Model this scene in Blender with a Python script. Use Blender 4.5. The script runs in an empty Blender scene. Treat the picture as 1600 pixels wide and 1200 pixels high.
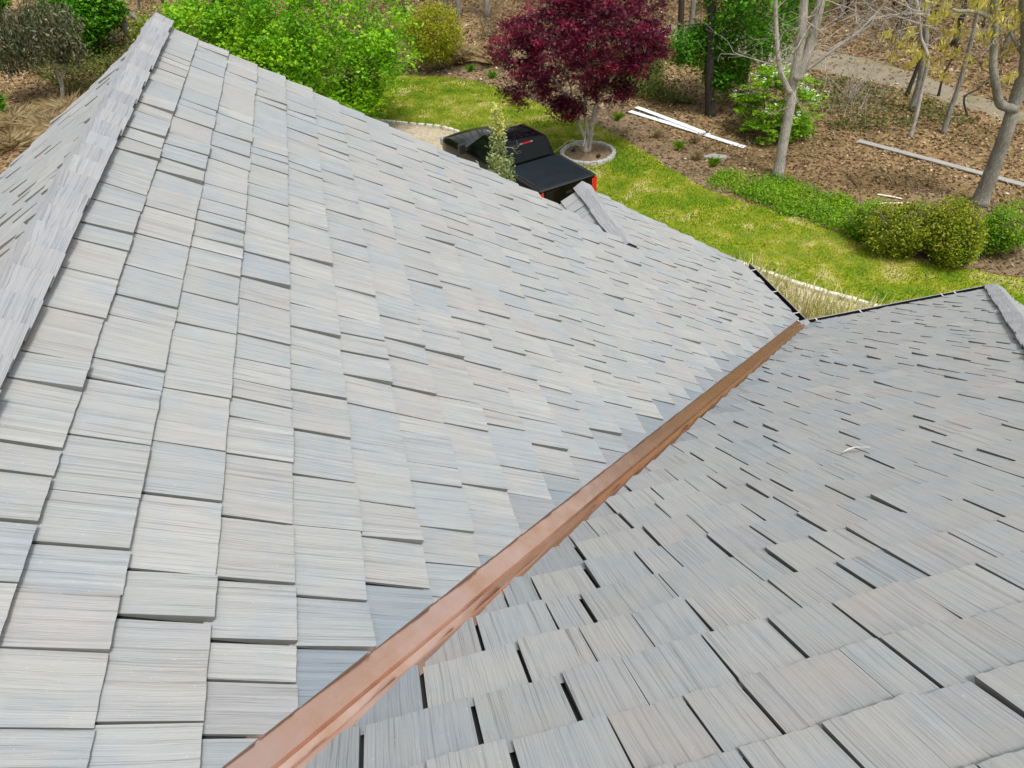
import bpy, math, random
import numpy as np
from mathutils import Matrix, Vector

# ------------------------------------------------------------------ camera, sky, sun, exposure
scene = bpy.context.scene
EZ = 4.85                                   # eave height above the ground
cam_d = bpy.data.cameras.new('camera'); cam = bpy.data.objects.new('camera', cam_d)
scene.collection.objects.link(cam); scene.camera = cam
cam_d.sensor_width = 36.0; cam_d.lens = 36.0 * 1144.17 / 1600.0
cam_d.clip_start = 0.05; cam_d.clip_end = 2000
CAM = Vector((-5.35414, -6.8327, 5.69911 + EZ))
CR = Vector((0.96975, -0.23917, -0.04892)); CD = Vector((-0.18910, -0.60924, -0.77011)); CF = Vector((0.15439, 0.75606, -0.63603))
M3 = Matrix((CR, -CD, -CF)).transposed()
cam.matrix_world = Matrix.Translation(CAM) @ M3.to_4x4()

SUN_EL, SUN_AZ = 66.0, 160.0                # azimuth clockwise from +Y
w = bpy.data.worlds.new('World'); scene.world = w; w.use_nodes = True
nt = w.node_tree; nt.nodes.clear()
sky = nt.nodes.new('ShaderNodeTexSky'); sky.sky_type = 'NISHITA'; sky.sun_disc = False
sky.sun_elevation = math.radians(SUN_EL); sky.sun_rotation = math.radians(SUN_AZ)
sky.air_density = 1.0; sky.dust_density = 4.0; sky.ozone_density = 1.0
hs = nt.nodes.new('ShaderNodeHueSaturation'); hs.inputs['Saturation'].default_value = 0.22
bgn = nt.nodes.new('ShaderNodeBackground'); bgn.inputs['Strength'].default_value = 0.105
wo = nt.nodes.new('ShaderNodeOutputWorld')
nt.links.new(sky.outputs[0], hs.inputs['Color']); nt.links.new(hs.outputs[0], bgn.inputs[0]); nt.links.new(bgn.outputs[0], wo.inputs[0])
sun_d = bpy.data.lights.new('sun', 'SUN'); sun_d.energy = 1.5; sun_d.angle = math.radians(10); sun_d.color = (1.0, 0.982, 0.955)
sun = bpy.data.objects.new('sun', sun_d); scene.collection.objects.link(sun)
el, az = math.radians(SUN_EL), math.radians(SUN_AZ)
sd = Vector((math.sin(az) * math.cos(el), math.cos(az) * math.cos(el), math.sin(el)))
sun.rotation_euler = sd.to_track_quat('Z', 'Y').to_euler()
vs = scene.view_settings
vs.view_transform = 'Standard'; vs.look = 'None'; vs.exposure = 0.86; vs.gamma = 1.0; vs.use_curve_mapping = False

# ------------------------------------------------------------------ helpers
COL = scene.collection
rnd = random.Random(7)
nprng = np.random.default_rng(11)

def mat(name):
    m = bpy.data.materials.new(name); m.use_nodes = True
    t = m.node_tree; t.nodes.clear()
    out = t.nodes.new('ShaderNodeOutputMaterial'); b = t.nodes.new('ShaderNodeBsdfPrincipled')
    t.links.new(b.outputs[0], out.inputs[0])
    return m, t, b, out
def N(t, typ, **kw):
    n = t.nodes.new(typ)
    for k, v in kw.items():
        if k in n.inputs.keys(): n.inputs[k].default_value = v
        else: setattr(n, k, v)
    return n
def ramp(t, stops, interp='LINEAR'):
    r = t.nodes.new('ShaderNodeValToRGB'); r.color_ramp.interpolation = interp
    e = r.color_ramp.elements
    while len(e) < len(stops): e.new(0.5)
    for i, (p, c) in enumerate(stops): e[i].position = p; e[i].color = (c[0], c[1], c[2], 1)
    return r
def mixc(t, a, b, fac, mode='MIX'):
    m = t.nodes.new('ShaderNodeMix'); m.data_type = 'RGBA'; m.blend_type = mode
    for sock, v in ((m.inputs[0], fac), (m.inputs[6], a), (m.inputs[7], b)):
        if hasattr(v, 'is_linked') or hasattr(v, 'links'): t.links.new(v, sock)
        elif isinstance(v, (int, float)): sock.default_value = v
        else: sock.default_value = (v[0], v[1], v[2], 1)
    return m.outputs[2]
def mth(t, op, a, b=0.0, clamp=False):
    m = t.nodes.new('ShaderNodeMath'); m.operation = op; m.use_clamp = clamp
    for i, v in enumerate((a, b)):
        if hasattr(v, 'links'): t.links.new(v, m.inputs[i])
        else: m.inputs[i].default_value = v
    return m.outputs[0]
def noise(t, vec, scale, detail=3, rough=0.55, dim='3D'):
    n = t.nodes.new('ShaderNodeTexNoise'); n.noise_dimensions = dim
    n.inputs['Scale'].default_value = scale; n.inputs['Detail'].default_value = detail; n.inputs['Roughness'].default_value = rough
    if vec is not None: t.links.new(vec, n.inputs['Vector'])
    return n.outputs[0]
def bump(t, b, h, strength, dist):
    n = t.nodes.new('ShaderNodeBump'); n.inputs['Strength'].default_value = strength; n.inputs['Distance'].default_value = dist
    t.links.new(h, n.inputs['Height']); t.links.new(n.outputs[0], b.inputs['Normal'])

def simple(name, c, rough=0.6, metal=0.0, spec=0.5, var=0.0, scale=6.0, bmp=0.0, coat=0.0):
    m, t, b, o = mat(name)
    b.inputs['Roughness'].default_value = rough; b.inputs['Metallic'].default_value = metal
    b.inputs['Specular IOR Level'].default_value = spec; b.inputs['Coat Weight'].default_value = coat
    b.inputs['Coat Roughness'].default_value = 0.05
    if var > 0 or bmp > 0:
        tc = N(t, 'ShaderNodeTexCoord'); n1 = noise(t, tc.outputs['Object'], scale, 5)
        r = ramp(t, [(0.3, [x * (1 - var) for x in c]), (0.7, [min(1, x * (1 + var)) for x in c])])
        t.links.new(n1, r.inputs[0]); t.links.new(r.outputs[0], b.inputs['Base Color'])
        if bmp > 0: bump(t, b, n1, bmp, 0.02)
    else: b.inputs['Base Color'].default_value = (c[0], c[1], c[2], 1)
    return m

def make_mesh(name, verts, faces, material=None, smooth=False):
    me = bpy.data.meshes.new(name); me.from_pydata([tuple(v) for v in verts], [], faces); me.update()
    if material: me.materials.append(material)
    if smooth: me.polygons.foreach_set('use_smooth', [True] * len(me.polygons))
    return me
def obj(name, me, parent=None, loc=None, **props):
    o = bpy.data.objects.new(name, me); COL.objects.link(o)
    if parent is not None: o.parent = parent
    if loc is not None: o.location = loc
    for k, v in props.items(): o[k] = v
    return o
def thing(name, label, cat, loc=(0, 0, 0), rotz=0.0, group=None):
    o = obj(name, None, None, loc, label=label, category=cat); o.rotation_euler = (0, 0, rotz)
    if group: o['group'] = group
    return o
class MB:
    def __init__(s): s.v = []; s.f = []
    def add(s, vs, fs):
        o = len(s.v); s.v += [tuple(v) for v in vs]; s.f += [tuple(i + o for i in f) for f in fs]
    def box(s, a, b):
        (x0, y0, z0), (x1, y1, z1) = a, b
        s.add([(x0,y0,z0),(x1,y0,z0),(x1,y1,z0),(x0,y1,z0),(x0,y0,z1),(x1,y0,z1),(x1,y1,z1),(x0,y1,z1)],
              [(0,3,2,1),(4,5,6,7),(0,1,5,4),(1,2,6,5),(2,3,7,6),(3,0,4,7)])
    def tube(s, pts, radii, n=7, cap=True):
        pts = [Vector(p) for p in pts]; rings = []
        for i, p in enumerate(pts):
            d = (pts[min(i+1, len(pts)-1)] - pts[max(i-1, 0)]); d = d.normalized() if d.length > 1e-9 else Vector((0,0,1))
            a = d.cross(Vector((0.31, 0.94, 0.13))); a = a.normalized() if a.length > 1e-4 else Vector((1,0,0)); b = d.cross(a)
            r = radii[i] if hasattr(radii, '__len__') else radii
            rings.append([p + (a*math.cos(k*2*math.pi/n) + b*math.sin(k*2*math.pi/n))*r for k in range(n)])
        vs = [v for r in rings for v in r]
        fs = [(i*n+k, i*n+(k+1)%n, (i+1)*n+(k+1)%n, (i+1)*n+k) for i in range(len(pts)-1) for k in range(n)]
        if cap: fs += [tuple(range(n))[::-1], tuple(range((len(pts)-1)*n, len(pts)*n))]
        s.add(vs, fs)
    def prism(s, poly, z0, z1):
        n = len(poly)
        s.add([(x,y,z0) for x,y in poly] + [(x,y,z1) for x,y in poly],
              [tuple(range(n))[::-1], tuple(range(n, 2*n))] + [(i,(i+1)%n,n+(i+1)%n,n+i) for i in range(n)])
    def mesh(s, name, m=None, smooth=False): return make_mesh(name, s.v, s.f, m, smooth)

def quads_mesh(name, V, per, m, rv=None):
    """V: (n*per,3) array, consecutive 'per' verts a face; rv: face random attribute"""
    nf = len(V) // per
    me = bpy.data.meshes.new(name)
    me.vertices.add(len(V)); me.vertices.foreach_set('co', V.astype(np.float32).ravel())
    me.loops.add(nf*per); me.loops.foreach_set('vertex_index', np.arange(nf*per, dtype=np.int32))
    me.polygons.add(nf); me.polygons.foreach_set('loop_start', np.arange(0, nf*per, per, dtype=np.int32))
    me.polygons.foreach_set('loop_total', np.full(nf, per, dtype=np.int32))
    if rv is not None:
        a = me.attributes.new('rnd', 'FLOAT', 'FACE'); a.data.foreach_set('value', rv.astype(np.float32))
    me.update(calc_edges=True); me.validate()
    me.materials.append(m)
    return me

# ------------------------------------------------------------------ materials
def shake_mat(name, palette, dark=0.45):
    m, t, b, o = mat(name)
    uv = N(t, 'ShaderNodeUVMap'); uv.uv_map = 'uv'
    at = N(t, 'ShaderNodeAttribute', attribute_name='rnd'); oi = N(t, 'ShaderNodeObjectInfo')
    r0 = mth(t, 'FRACT', mth(t, 'ADD', at.outputs['Fac'], oi.outputs['Random']))
    cb = N(t, 'ShaderNodeCombineXYZ'); t.links.new(mth(t, 'MULTIPLY', r0, 57.3), cb.inputs[0]); t.links.new(mth(t, 'MULTIPLY', r0, 31.7), cb.inputs[1])
    t.links.new(mth(t, 'MULTIPLY', r0, 91.0), cb.inputs[2])
    ad = N(t, 'ShaderNodeVectorMath', operation='ADD'); t.links.new(uv.outputs[0], ad.inputs[0]); t.links.new(cb.outputs[0], ad.inputs[1])
    def stretched(su, sv, scale, detail, rough=0.6):
        mp = N(t, 'ShaderNodeMapping'); mp.inputs['Scale'].default_value = (su, sv, 1); t.links.new(ad.outputs[0], mp.inputs[0])
        return noise(t, mp.outputs[0], scale, detail, rough)
    # slow warp so that the grain wanders a little
    wv = noise(t, ad.outputs[0], 5.0, 2)
    wc = N(t, 'ShaderNodeCombineXYZ'); t.links.new(mth(t, 'MULTIPLY', mth(t, 'SUBTRACT', wv, 0.5), 0.010), wc.inputs[0])
    ad2 = N(t, 'ShaderNodeVectorMath', operation='ADD'); t.links.new(ad.outputs[0], ad2.inputs[0]); t.links.new(wc.outputs[0], ad2.inputs[1])
    ad = ad2
    g1 = stretched(150, 1.0, 1.0, 5, 0.62); g2 = stretched(430, 3.0, 1.0, 3, 0.7); g3 = stretched(85, 0.7, 1.0, 6, 0.72)
    blot = noise(t, ad.outputs[0], 6.5, 3)
    base = ramp(t, palette); t.links.new(mth(t, 'FRACT', mth(t, 'MULTIPLY', r0, 7.13)), base.inputs[0])
    cool = ramp(t, [(0.35, (0.90, 0.95, 1.0)), (0.5, (1, 1, 1)), (0.66, (1.03, 1.0, 0.965))]); t.links.new(blot, cool.inputs[0])
    c = mixc(t, base.outputs[0], cool.outputs[0], 0.7, 'MULTIPLY')
    st = ramp(t, [(0.30, (dark, dark, dark*0.98)), (0.40, (0.90, 0.90, 0.90)), (0.50, (1.0, 1.0, 1.0)), (0.75, (1.07, 1.07, 1.07))]); t.links.new(g1, st.inputs[0])
    c = mixc(t, c, st.outputs[0], 0.7, 'MULTIPLY')
    st2 = ramp(t, [(0.34, (0.55, 0.55, 0.55)), (0.46, (1, 1, 1)), (0.8, (1.06, 1.06, 1.06))]); t.links.new(g2, st2.inputs[0])
    c = mixc(t, c, st2.outputs[0], 0.7, 'MULTIPLY')
    st3 = ramp(t, [(0.355, (0.25, 0.24, 0.22)), (0.39, (1, 1, 1))]); t.links.new(g3, st3.inputs[0])
    c = mixc(t, c, st3.outputs[0], 0.5, 'MULTIPLY')
    gp = N(t, 'ShaderNodeTexCoord'); dn = noise(t, gp.outputs['Object'], 1.7, 4, 0.6); dr = ramp(t, [(0.35, (0.88, 0.89, 0.90)), (0.55, (1, 1, 1)), (0.7, (1.05, 1.04, 1.02))]); t.links.new(dn, dr.inputs[0])
    sp = noise(t, ad.outputs[0], 95, 2, 0.5); spr = ramp(t, [(0.70, (0, 0, 0)), (0.74, (1, 1, 1))]); t.links.new(sp, spr.inputs[0])
    c = mixc(t, c, (0.62, 0.62, 0.60), mth(t, 'MULTIPLY', spr.outputs[0], 0.22))
    tn = N(t, 'ShaderNodeAttribute', attribute_name='tint')
    slate = mixc(t, c, (0.60, 0.68, 0.77), 1.0, 'MULTIPLY')
    c = mixc(t, c, slate, tn.outputs['Fac'])
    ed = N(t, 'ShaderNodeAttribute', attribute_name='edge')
    c = mixc(t, c, (0.135, 0.135, 0.118), mth(t, 'MULTIPLY', ed.outputs['Fac'], 0.8))  # gap shade and olive core colour both painted into side and butt faces
    t.links.new(c, b.inputs['Base Color'])
    b.inputs['Roughness'].default_value = 0.58; b.inputs['Specular IOR Level'].default_value = 0.35
    hh = mth(t, 'ADD', mth(t, 'MULTIPLY', g1, 1.0), mth(t, 'MULTIPLY', g2, 0.6))
    bump(t, b, hh, 0.6, 0.004)
    return m
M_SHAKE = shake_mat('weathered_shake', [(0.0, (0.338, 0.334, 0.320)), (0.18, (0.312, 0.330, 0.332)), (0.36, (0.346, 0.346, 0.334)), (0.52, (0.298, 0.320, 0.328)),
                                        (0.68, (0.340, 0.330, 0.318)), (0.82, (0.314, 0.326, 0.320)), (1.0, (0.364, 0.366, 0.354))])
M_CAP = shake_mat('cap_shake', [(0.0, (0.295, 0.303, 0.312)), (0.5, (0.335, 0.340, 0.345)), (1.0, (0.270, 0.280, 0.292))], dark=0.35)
M_FELT = simple('roof_felt', (0.022, 0.022, 0.024), 0.9)
M_WHITE = simple('white_trim', (0.78, 0.79, 0.80), 0.45)
M_STRAP = simple('strap_metal', (0.45, 0.45, 0.46), 0.4)
M_GUT = simple('dark_gutter', (0.016, 0.014, 0.014), 0.35)
M_GRIM = simple('gutter_rim', (0.30, 0.30, 0.31), 0.35)
M_SIDING = simple('grey_siding', (0.33, 0.32, 0.30), 0.8, var=0.15)

def copper_mat():
    m, t, b, o = mat('copper')
    tc = N(t, 'ShaderNodeTexCoord')
    n1 = noise(t, tc.outputs['Object'], 5, 5, 0.6); n2 = noise(t, tc.outputs['Object'], 60, 4, 0.7)
    r = ramp(t, [(0.30, (0.80, 0.47, 0.31)), (0.5, (0.90, 0.58, 0.43)), (0.70, (0.95, 0.66, 0.54))]); t.links.new(n1, r.inputs[0])
    c = mixc(t, r.outputs[0], (0.36, 0.17, 0.09), mth(t, 'MULTIPLY', mth(t, 'GREATER_THAN', n2, 0.67), 0.3))
    t.links.new(c, b.inputs['Base Color']); b.inputs['Metallic'].default_value = 1.0
    rr = ramp(t, [(0.3, (0.30,)*3), (0.7, (0.17,)*3)]); t.links.new(n1, rr.inputs[0]); t.links.new(rr.outputs[0], b.inputs['Roughness'])
    n3 = noise(t, tc.outputs['Object'], 2.2, 2); bump(t, b, n3, 0.10, 0.02)
    return m
M_COPPER = copper_mat()

def leaf_mat(name, stops, trans=0.3, rough=0.5, spec=0.3):
    m, t, b, o = mat(name)
    at = N(t, 'ShaderNodeAttribute', attribute_name='rnd')
    r = ramp(t, stops); t.links.new(at.outputs['Fac'], r.inputs[0])
    t.links.new(r.outputs[0], b.inputs['Base Color']); b.inputs['Roughness'].default_value = rough; b.inputs['Specular IOR Level'].default_value = spec
    if trans > 0:
        tr = t.nodes.new('ShaderNodeBsdfTranslucent'); mx = t.nodes.new('ShaderNodeMixShader'); mx.inputs[0].default_value = trans
        t.links.new(r.outputs[0], tr.inputs[0]); t.links.new(b.outputs[0], mx.inputs[1]); t.links.new(tr.outputs[0], mx.inputs[2]); t.links.new(mx.outputs[0], o.inputs[0])
    return m
def bark_mat(name, dark, light, su=9.0, sv=1.6):
    m, t, b, o = mat(name)
    tc = N(t, 'ShaderNodeTexCoord'); mp = N(t, 'ShaderNodeMapping'); mp.inputs['Scale'].default_value = (su, su, sv); t.links.new(tc.outputs['Object'], mp.inputs[0])
    n1 = noise(t, mp.outputs[0], 5.0, 7, 0.75); n2 = noise(t, tc.outputs['Object'], 2.2, 3)
    r = ramp(t, [(0.38, dark), (0.58, light)]); t.links.new(n1, r.inputs[0])
    r2 = ramp(t, [(0.35, (0.72, 0.74, 0.70)), (0.6, (1.05, 1.05, 1.03))]); t.links.new(n2, r2.inputs[0])
    t.links.new(mixc(t, r.outputs[0], r2.outputs[0], 0.8, 'MULTIPLY'), b.inputs['Base Color'])
    b.inputs['Roughness'].default_value = 0.9; b.inputs['Specular IOR Level'].default_value = 0.15
    bump(t, b, n1, 0.8, 0.03)
    return m
B_PALE = bark_mat('pale_bark', (0.24, 0.21, 0.18), (0.56, 0.51, 0.455))
B_GREY = bark_mat('grey_bark', (0.13, 0.12, 0.10), (0.34, 0.32, 0.28))
B_LICHEN = bark_mat('lichen_bark', (0.20, 0.20, 0.15), (0.42, 0.41, 0.33), 12, 6)
B_DARK = bark_mat('dark_bark', (0.025, 0.02, 0.018), (0.085, 0.07, 0.06))
B_BROWN = bark_mat('brown_bark', (0.07, 0.05, 0.035), (0.19, 0.15, 0.11))

# ------------------------------------------------------------------ the ground
def ground_mat(name, stops, sc1, sc2, stops2, rough=0.95, bs=0.6):
    m, t, b, o = mat(name)
    tc = N(t, 'ShaderNodeTexCoord')
    a = noise(t, tc.outputs['Object'], sc1, 5, 0.65); f = noise(t, tc.outputs['Object'], sc2, 5, 0.75)
    r = ramp(t, stops); t.links.new(a, r.inputs[0]); r2 = ramp(t, stops2); t.links.new(f, r2.inputs[0])
    t.links.new(mixc(t, r.outputs[0], r2.outputs[0], 0.85, 'MULTIPLY'), b.inputs['Base Color'])
    b.inputs['Roughness'].default_value = rough; b.inputs['Specular IOR Level'].default_value = 0.15
    bump(t, b, f, bs, 0.05)
    return m
M_FLOOR = ground_mat('leaf_litter_floor', [(0.30, (0.095, 0.085, 0.022)), (0.42, (0.165, 0.115, 0.050)), (0.56, (0.28, 0.195, 0.100)), (0.70, (0.17, 0.100, 0.046))],
                     0.40, 8.0, [(0.28, (0.35, 0.33, 0.30)), (0.48, (0.9, 0.88, 0.85)), (0.66, (1.5, 1.45, 1.35))])
M_MULCH = ground_mat('bark_mulch', [(0.35, (0.15, 0.105, 0.060)), (0.65, (0.25, 0.185, 0.112))], 0.9, 12.0, [(0.3, (0.45, 0.42, 0.40)), (0.5, (1, 1, 1)), (0.68, (1.5, 1.4, 1.3))])
M_LAWN = ground_mat('lawn', [(0.30, (0.065, 0.14, 0.005)), (0.43, (0.13, 0.205, 0.008)), (0.55, (0.225, 0.25, 0.016)), (0.64, (0.40, 0.36, 0.13))], 0.9, 11.0,
                    [(0.28, (0.55, 0.60, 0.5)), (0.5, (1, 1, 1)), (0.7, (1.35, 1.3, 1.3))])
M_GRAVEL = ground_mat('pea_gravel', [(0.35, (0.40, 0.34, 0.235)), (0.65, (0.52, 0.45, 0.33))], 0.8, 26.0, [(0.3, (0.5, 0.47, 0.42)), (0.5, (1, 1, 1)), (0.66, (1.35, 1.3, 1.25))])
M_SAND = ground_mat('sandy_track', [(0.35, (0.18, 0.15, 0.10)), (0.5, (0.26, 0.22, 0.155)), (0.7, (0.16, 0.16, 0.08))], 0.5, 12.0, [(0.3, (0.7, 0.68, 0.66)), (0.55, (1.05, 1.05, 1.05))])
M_STRAW = ground_mat('straw_bed', [(0.35, (0.40, 0.34, 0.22)), (0.65, (0.55, 0.49, 0.36))], 1.5, 18.0, [(0.3, (0.55, 0.5, 0.45)), (0.55, (1.1, 1.1, 1.05))])

mb = MB(); g = 24
xs = [-400, -120, -60] + [x for x in range(-40, 61, 4)] + [90, 160, 400]
ys = [-400, -120, -50] + [y for y in range(-20, 81, 4)] + [120, 200, 400]
for y in ys:
    for x in xs: mb.v.append((x, y, 0.0))
nx = len(xs)
mb.f = [(j*nx+i, j*nx+i+1, (j+1)*nx+i+1, (j+1)*nx+i) for j in range(len(ys)-1) for i in range(nx-1)]
obj('ground', mb.mesh('ground', M_FLOOR), kind='structure')

def smooth_poly(pts, sub=5, jit=0.0, seed=3):
    r = random.Random(seed); out = []; n = len(pts)
    for i in range(n):
        p0, p1, p2, p3 = (np.array(pts[(i+k-1) % n], float) for k in range(4))
        for k in range(sub):
            s = k/sub
            q = 0.5*((2*p1)+(p2-p0)*s+(2*p0-5*p1+4*p2-p3)*s*s+(3*p1-p0-3*p2+p3)*s**3)
            out.append((q[0]+r.gauss(0, jit), q[1]+r.gauss(0, jit)))
    return out
def sheet(name, poly, z, m, kind='structure'):
    me = make_mesh(name, [(x, y, z) for x, y in poly], [tuple(range(len(poly)))], m)
    import bmesh
    bm = bmesh.new(); bm.from_mesh(me); bmesh.ops.triangulate(bm, faces=bm.faces[:])
    for f in bm.faces:
        if f.normal.z < 0: f.normal_flip()
    bm.to_mesh(me); bm.free()
    return obj(name, me, kind=kind)
def inside(poly, P):
    P = np.asarray(P); c = np.zeros(len(P), bool); n = len(poly)
    for i in range(n):
        x0, y0 = poly[i]; x1, y1 = poly[(i+1) % n]
        if y0 == y1: continue
        k = ((y0 > P[:, 1]) != (y1 > P[:, 1])) & (P[:, 0] < (x1-x0)*(P[:, 1]-y0)/(y1-y0)+x0); c ^= k
    return c
LAWN = smooth_poly([(-12, 24.5), (-9, 28.5), (-4.5, 29.8), (-1.6, 29.2), (1.2, 26.8), (3.1, 22.2), (4.5, 19.0), (5.3, 15.0), (5.75, 13.2), (7.3, 10.75), (8.5, 8.3), (10.4, 6.25),
                    (13.2, 3.6), (14, -9), (9, -12), (3.5, -9), (1.5, 0.5), (0.6, 3), (1.6, 8), (1.5, 13.8), (0.5, 17), (-0.3, 19.5), (-1.44, 21.75), (-4.4, 23.85), (-9, 23.9)], 6, 0.03)
BED = smooth_poly([(9.2, 30.5), (5.5, 32), (1.2, 30.2), (-1.9, 29.6), (1.0, 26.9), (2.9, 22.3), (4.3, 19.0), (5.1, 15.0), (5.5, 13.0), (6.3, 13.4), (7.2, 15.0), (7.0, 17), (6.0, 20), (6.5, 24)], 6, 0.05)
DRIVE = smooth_poly([(1.5, 13.8), (0.5, 17), (-0.3, 19.5), (-1.44, 21.75), (-4.4, 23.85), (-8.6, 23.9), (-13, 21), (-14, 12), (-9, 6.5), (-1, 3.2), (1.2, 5)], 6, 0.0)
TRACK = smooth_poly([(12.6, 32.6), (14.4, 29.6), (17.2, 25.4), (18.5, 22), (19.1, 18.5), (19.3, 15.3), (19.6, 10), (22, 4), (20, 2), (18.1, 9), (18.4, 14.5), (17.7, 17), (16.9, 19.8), (15.3, 22.8), (12.3, 28), (11.2, 31)], 4, 0.08)
FRONT = smooth_poly([(4.0, 9.4), (4.83, 8.05), (5.6, 6.95), (6.49, 5.87), (7.3, 4.5), (6.8, 2.6), (4.0, 0.6), (1.2, 0.6), (1.2, 3), (2.4, 8.5)], 4)
SHRUBBED = smooth_poly([(8.2, 8.6), (9.3, 7.4), (10.5, 6.35), (12.6, 4.6), (14.5, 6), (13.5, 9), (10, 10.6), (8.4, 10.1)], 5, 0.05)
sheet('mulch_bed', BED, 0.004, M_MULCH)
sheet('shrub_border', SHRUBBED, 0.004, M_MULCH)
sheet('driveway', DRIVE, 0.006, M_GRAVEL)
sheet('dirt_track', TRACK, 0.006, M_SAND)
sheet('lawn', LAWN, 0.012, M_LAWN)
sheet('planting_bed', FRONT, 0.020, M_STRAW)

# ------------------------------------------------------------------ the house: roof slopes with shingles
P_ = 0.636; S_ = math.sqrt(1 + P_*P_); R_ = 6.7236; L_ = R_*S_
Y1, Y2, RS, X2 = 0.461, 1.701, 2.510, 2.890
EXP = 0.254
house = thing('house', 'house with grey shake roof, copper valley and black gutters filling the foreground', 'house')

WIDTHS = [0.115, 0.15, 0.18, 0.205, 0.25, 0.30]; WW = [1.2, 2.0, 2.0, 2.2, 2.4, 2.0]
SLEN = 0.272
def profile(width, r):
    n = 8 if width < 0.16 else (10 if width < 0.22 else 12)
    us = [0.0]
    for i in range(1, n): us.append(width*(i + r.uniform(-0.3, 0.3))/n)
    us.append(width)
    hs = [r.gauss(0, 0.0013) for _ in us]; hs[0] -= 0.0012; hs[-1] -= 0.0012
    ds = []; a = r.gauss(0, 0.0006)
    for _ in us: a = 0.5*a + r.gauss(0, 0.0008); ds.append(a)
    return us, hs, ds
class Var: pass
VARS = {}
for wd in WIDTHS:
    VARS[wd] = []
    for k in range(6):
        q = Var(); q.w = wd; q.us, q.hs, q.ds = profile(wd, rnd); q.t = rnd.choice([0.015, 0.019, 0.023, 0.028, 0.033]); q.sk = rnd.gauss(0, 0.0030); q.me = None; q.id = rnd.random()
        VARS[wd].append(q)
def clip_poly(poly, hp):
    a, b, c = hp; out = []
    for i in range(len(poly)):
        p, q = poly[i], poly[(i+1) % len(poly)]
        dp, dq = a*p[0]+b*p[1]-c, a*q[0]+b*q[1]-c
        if dp >= 0: out.append(p)
        if (dp >= 0) != (dq >= 0):
            s = dp/(dp-dq); out.append((p[0]+(q[0]-p[0])*s, p[1]+(q[1]-p[1])*s))
    return out
def shingle_geo(q, hps=()):
    """local u (0..w), v (-SLEN..0, butt at 0), w up.  returns verts, faces"""
    us, hs, ds = q.us, q.hs, q.ds
    def H(u, v):
        u = min(max(u, 0), q.w); i = 0
        while i < len(us)-2 and us[i+1] < u: i += 1
        s = (u-us[i])/(us[i+1]-us[i]); h = hs[i]*(1-s)+hs[i+1]*s
        f = (v+SLEN)/SLEN
        return max(0.0015, 0.002 + (q.t + q.sk*(u/q.w-0.5)*2 - 0.002)*f + h*(0.45+0.55*f))
    V = []; F = []; idx = {}
    def vid(u, v, top):
        k = (round(u, 5), round(v, 5), top)
        if k not in idx:
            idx[k] = len(V); V.append((u, v, H(u, v) if top else -0.006))
        return idx[k]
    for i in range(len(us)-1):
        poly = [(us[i], -SLEN), (us[i+1], -SLEN), (us[i+1], ds[i+1]), (us[i], ds[i])]
        for hp in hps: poly = clip_poly(poly, hp) if len(poly) > 2 else []
        if len(poly) > 2:
            f = []
            for p in poly:
                k = vid(p[0], p[1], True)
                if not f or f[-1] != k: f.append(k)
            if f and f[0] == f[-1]: f.pop()
            if len(f) > 2: F.append(tuple(f))
    # walls round the outline
    cnt = {}
    for f in F:
        for i in range(len(f)): cnt[(f[i], f[(i+1) % len(f)])] = 1
    inv = {i: k for k, i in idx.items()}
    for (a, b) in list(cnt):
        if (b, a) not in cnt:
            ka, kb = inv[a], inv[b]
            if ka[1] < -SLEN+1e-4 and kb[1] < -SLEN+1e-4: continue
            c, d = vid(kb[0], kb[1], False), vid(ka[0], ka[1], False)
            F.append((b, a, d, c))
    return V, F
def finish_shingle_mesh(me, V, uoff=0.0, rv=None, tint=None, m=M_SHAKE, edge=None):
    uvl = me.uv_layers.new(name='uv')
    co = np.array(V)[:, :2]; li = np.empty(len(me.loops), np.int32); me.loops.foreach_get('vertex_index', li)
    uvl.data.foreach_set('uv', co[li].astype(np.float32).ravel())
    a = me.attributes.new('rnd', 'FLOAT', 'FACE'); a.data.foreach_set('value', np.full(len(me.polygons), rv or 0.0, np.float32) if not hasattr(rv, '__len__') else np.array(rv, np.float32))
    a = me.attributes.new('tint', 'FLOAT', 'FACE'); a.data.foreach_set('value', np.full(len(me.polygons), tint or 0.0, np.float32) if not hasattr(tint, '__len__') else np.array(tint, np.float32))
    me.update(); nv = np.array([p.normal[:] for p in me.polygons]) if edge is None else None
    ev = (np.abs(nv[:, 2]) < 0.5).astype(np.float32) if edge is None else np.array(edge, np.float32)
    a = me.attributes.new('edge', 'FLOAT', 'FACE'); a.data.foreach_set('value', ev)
    me.materials.append(m)

class Slope:
    def __init__(s, O, V, ulo, uhi):
        s.O = Vector(O); s.V = Vector(V).normalized()
        s.Nn = Vector((abs(0), 0, 1)); h = Vector((s.V.x, s.V.y, 0)).normalized()
        s.Nn = (h*P_ + Vector((0, 0, 1))).normalized(); s.U = s.V.cross(s.Nn).normalized()
    def pt(s, u, v, w=0.0): return s.O + s.U*u + s.V*v + s.Nn*w
def zr(h): return h + EZ
SHIFT = -0.016
slA = Slope((-R_, 0, zr(R_*P_)), (1, 0, -P_), 0, 0)
slD = Slope((-R_, 0, zr(R_*P_)), (-1, 0, -P_), 0, 0)
slB = Slope((0, -R_, zr(R_*P_)), (0, 1, -P_), 0, 0)
slF = Slope((X2-R_, 0, zr(R_*P_)), (1, 0, -P_), 0, 0)
slG = Slope((-RS, 0, zr(RS*P_)), (-1, 0, -P_), 0, 0)
ALLSH = []          # (slope, q, u, v, rot, hps, tint, seed)
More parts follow.
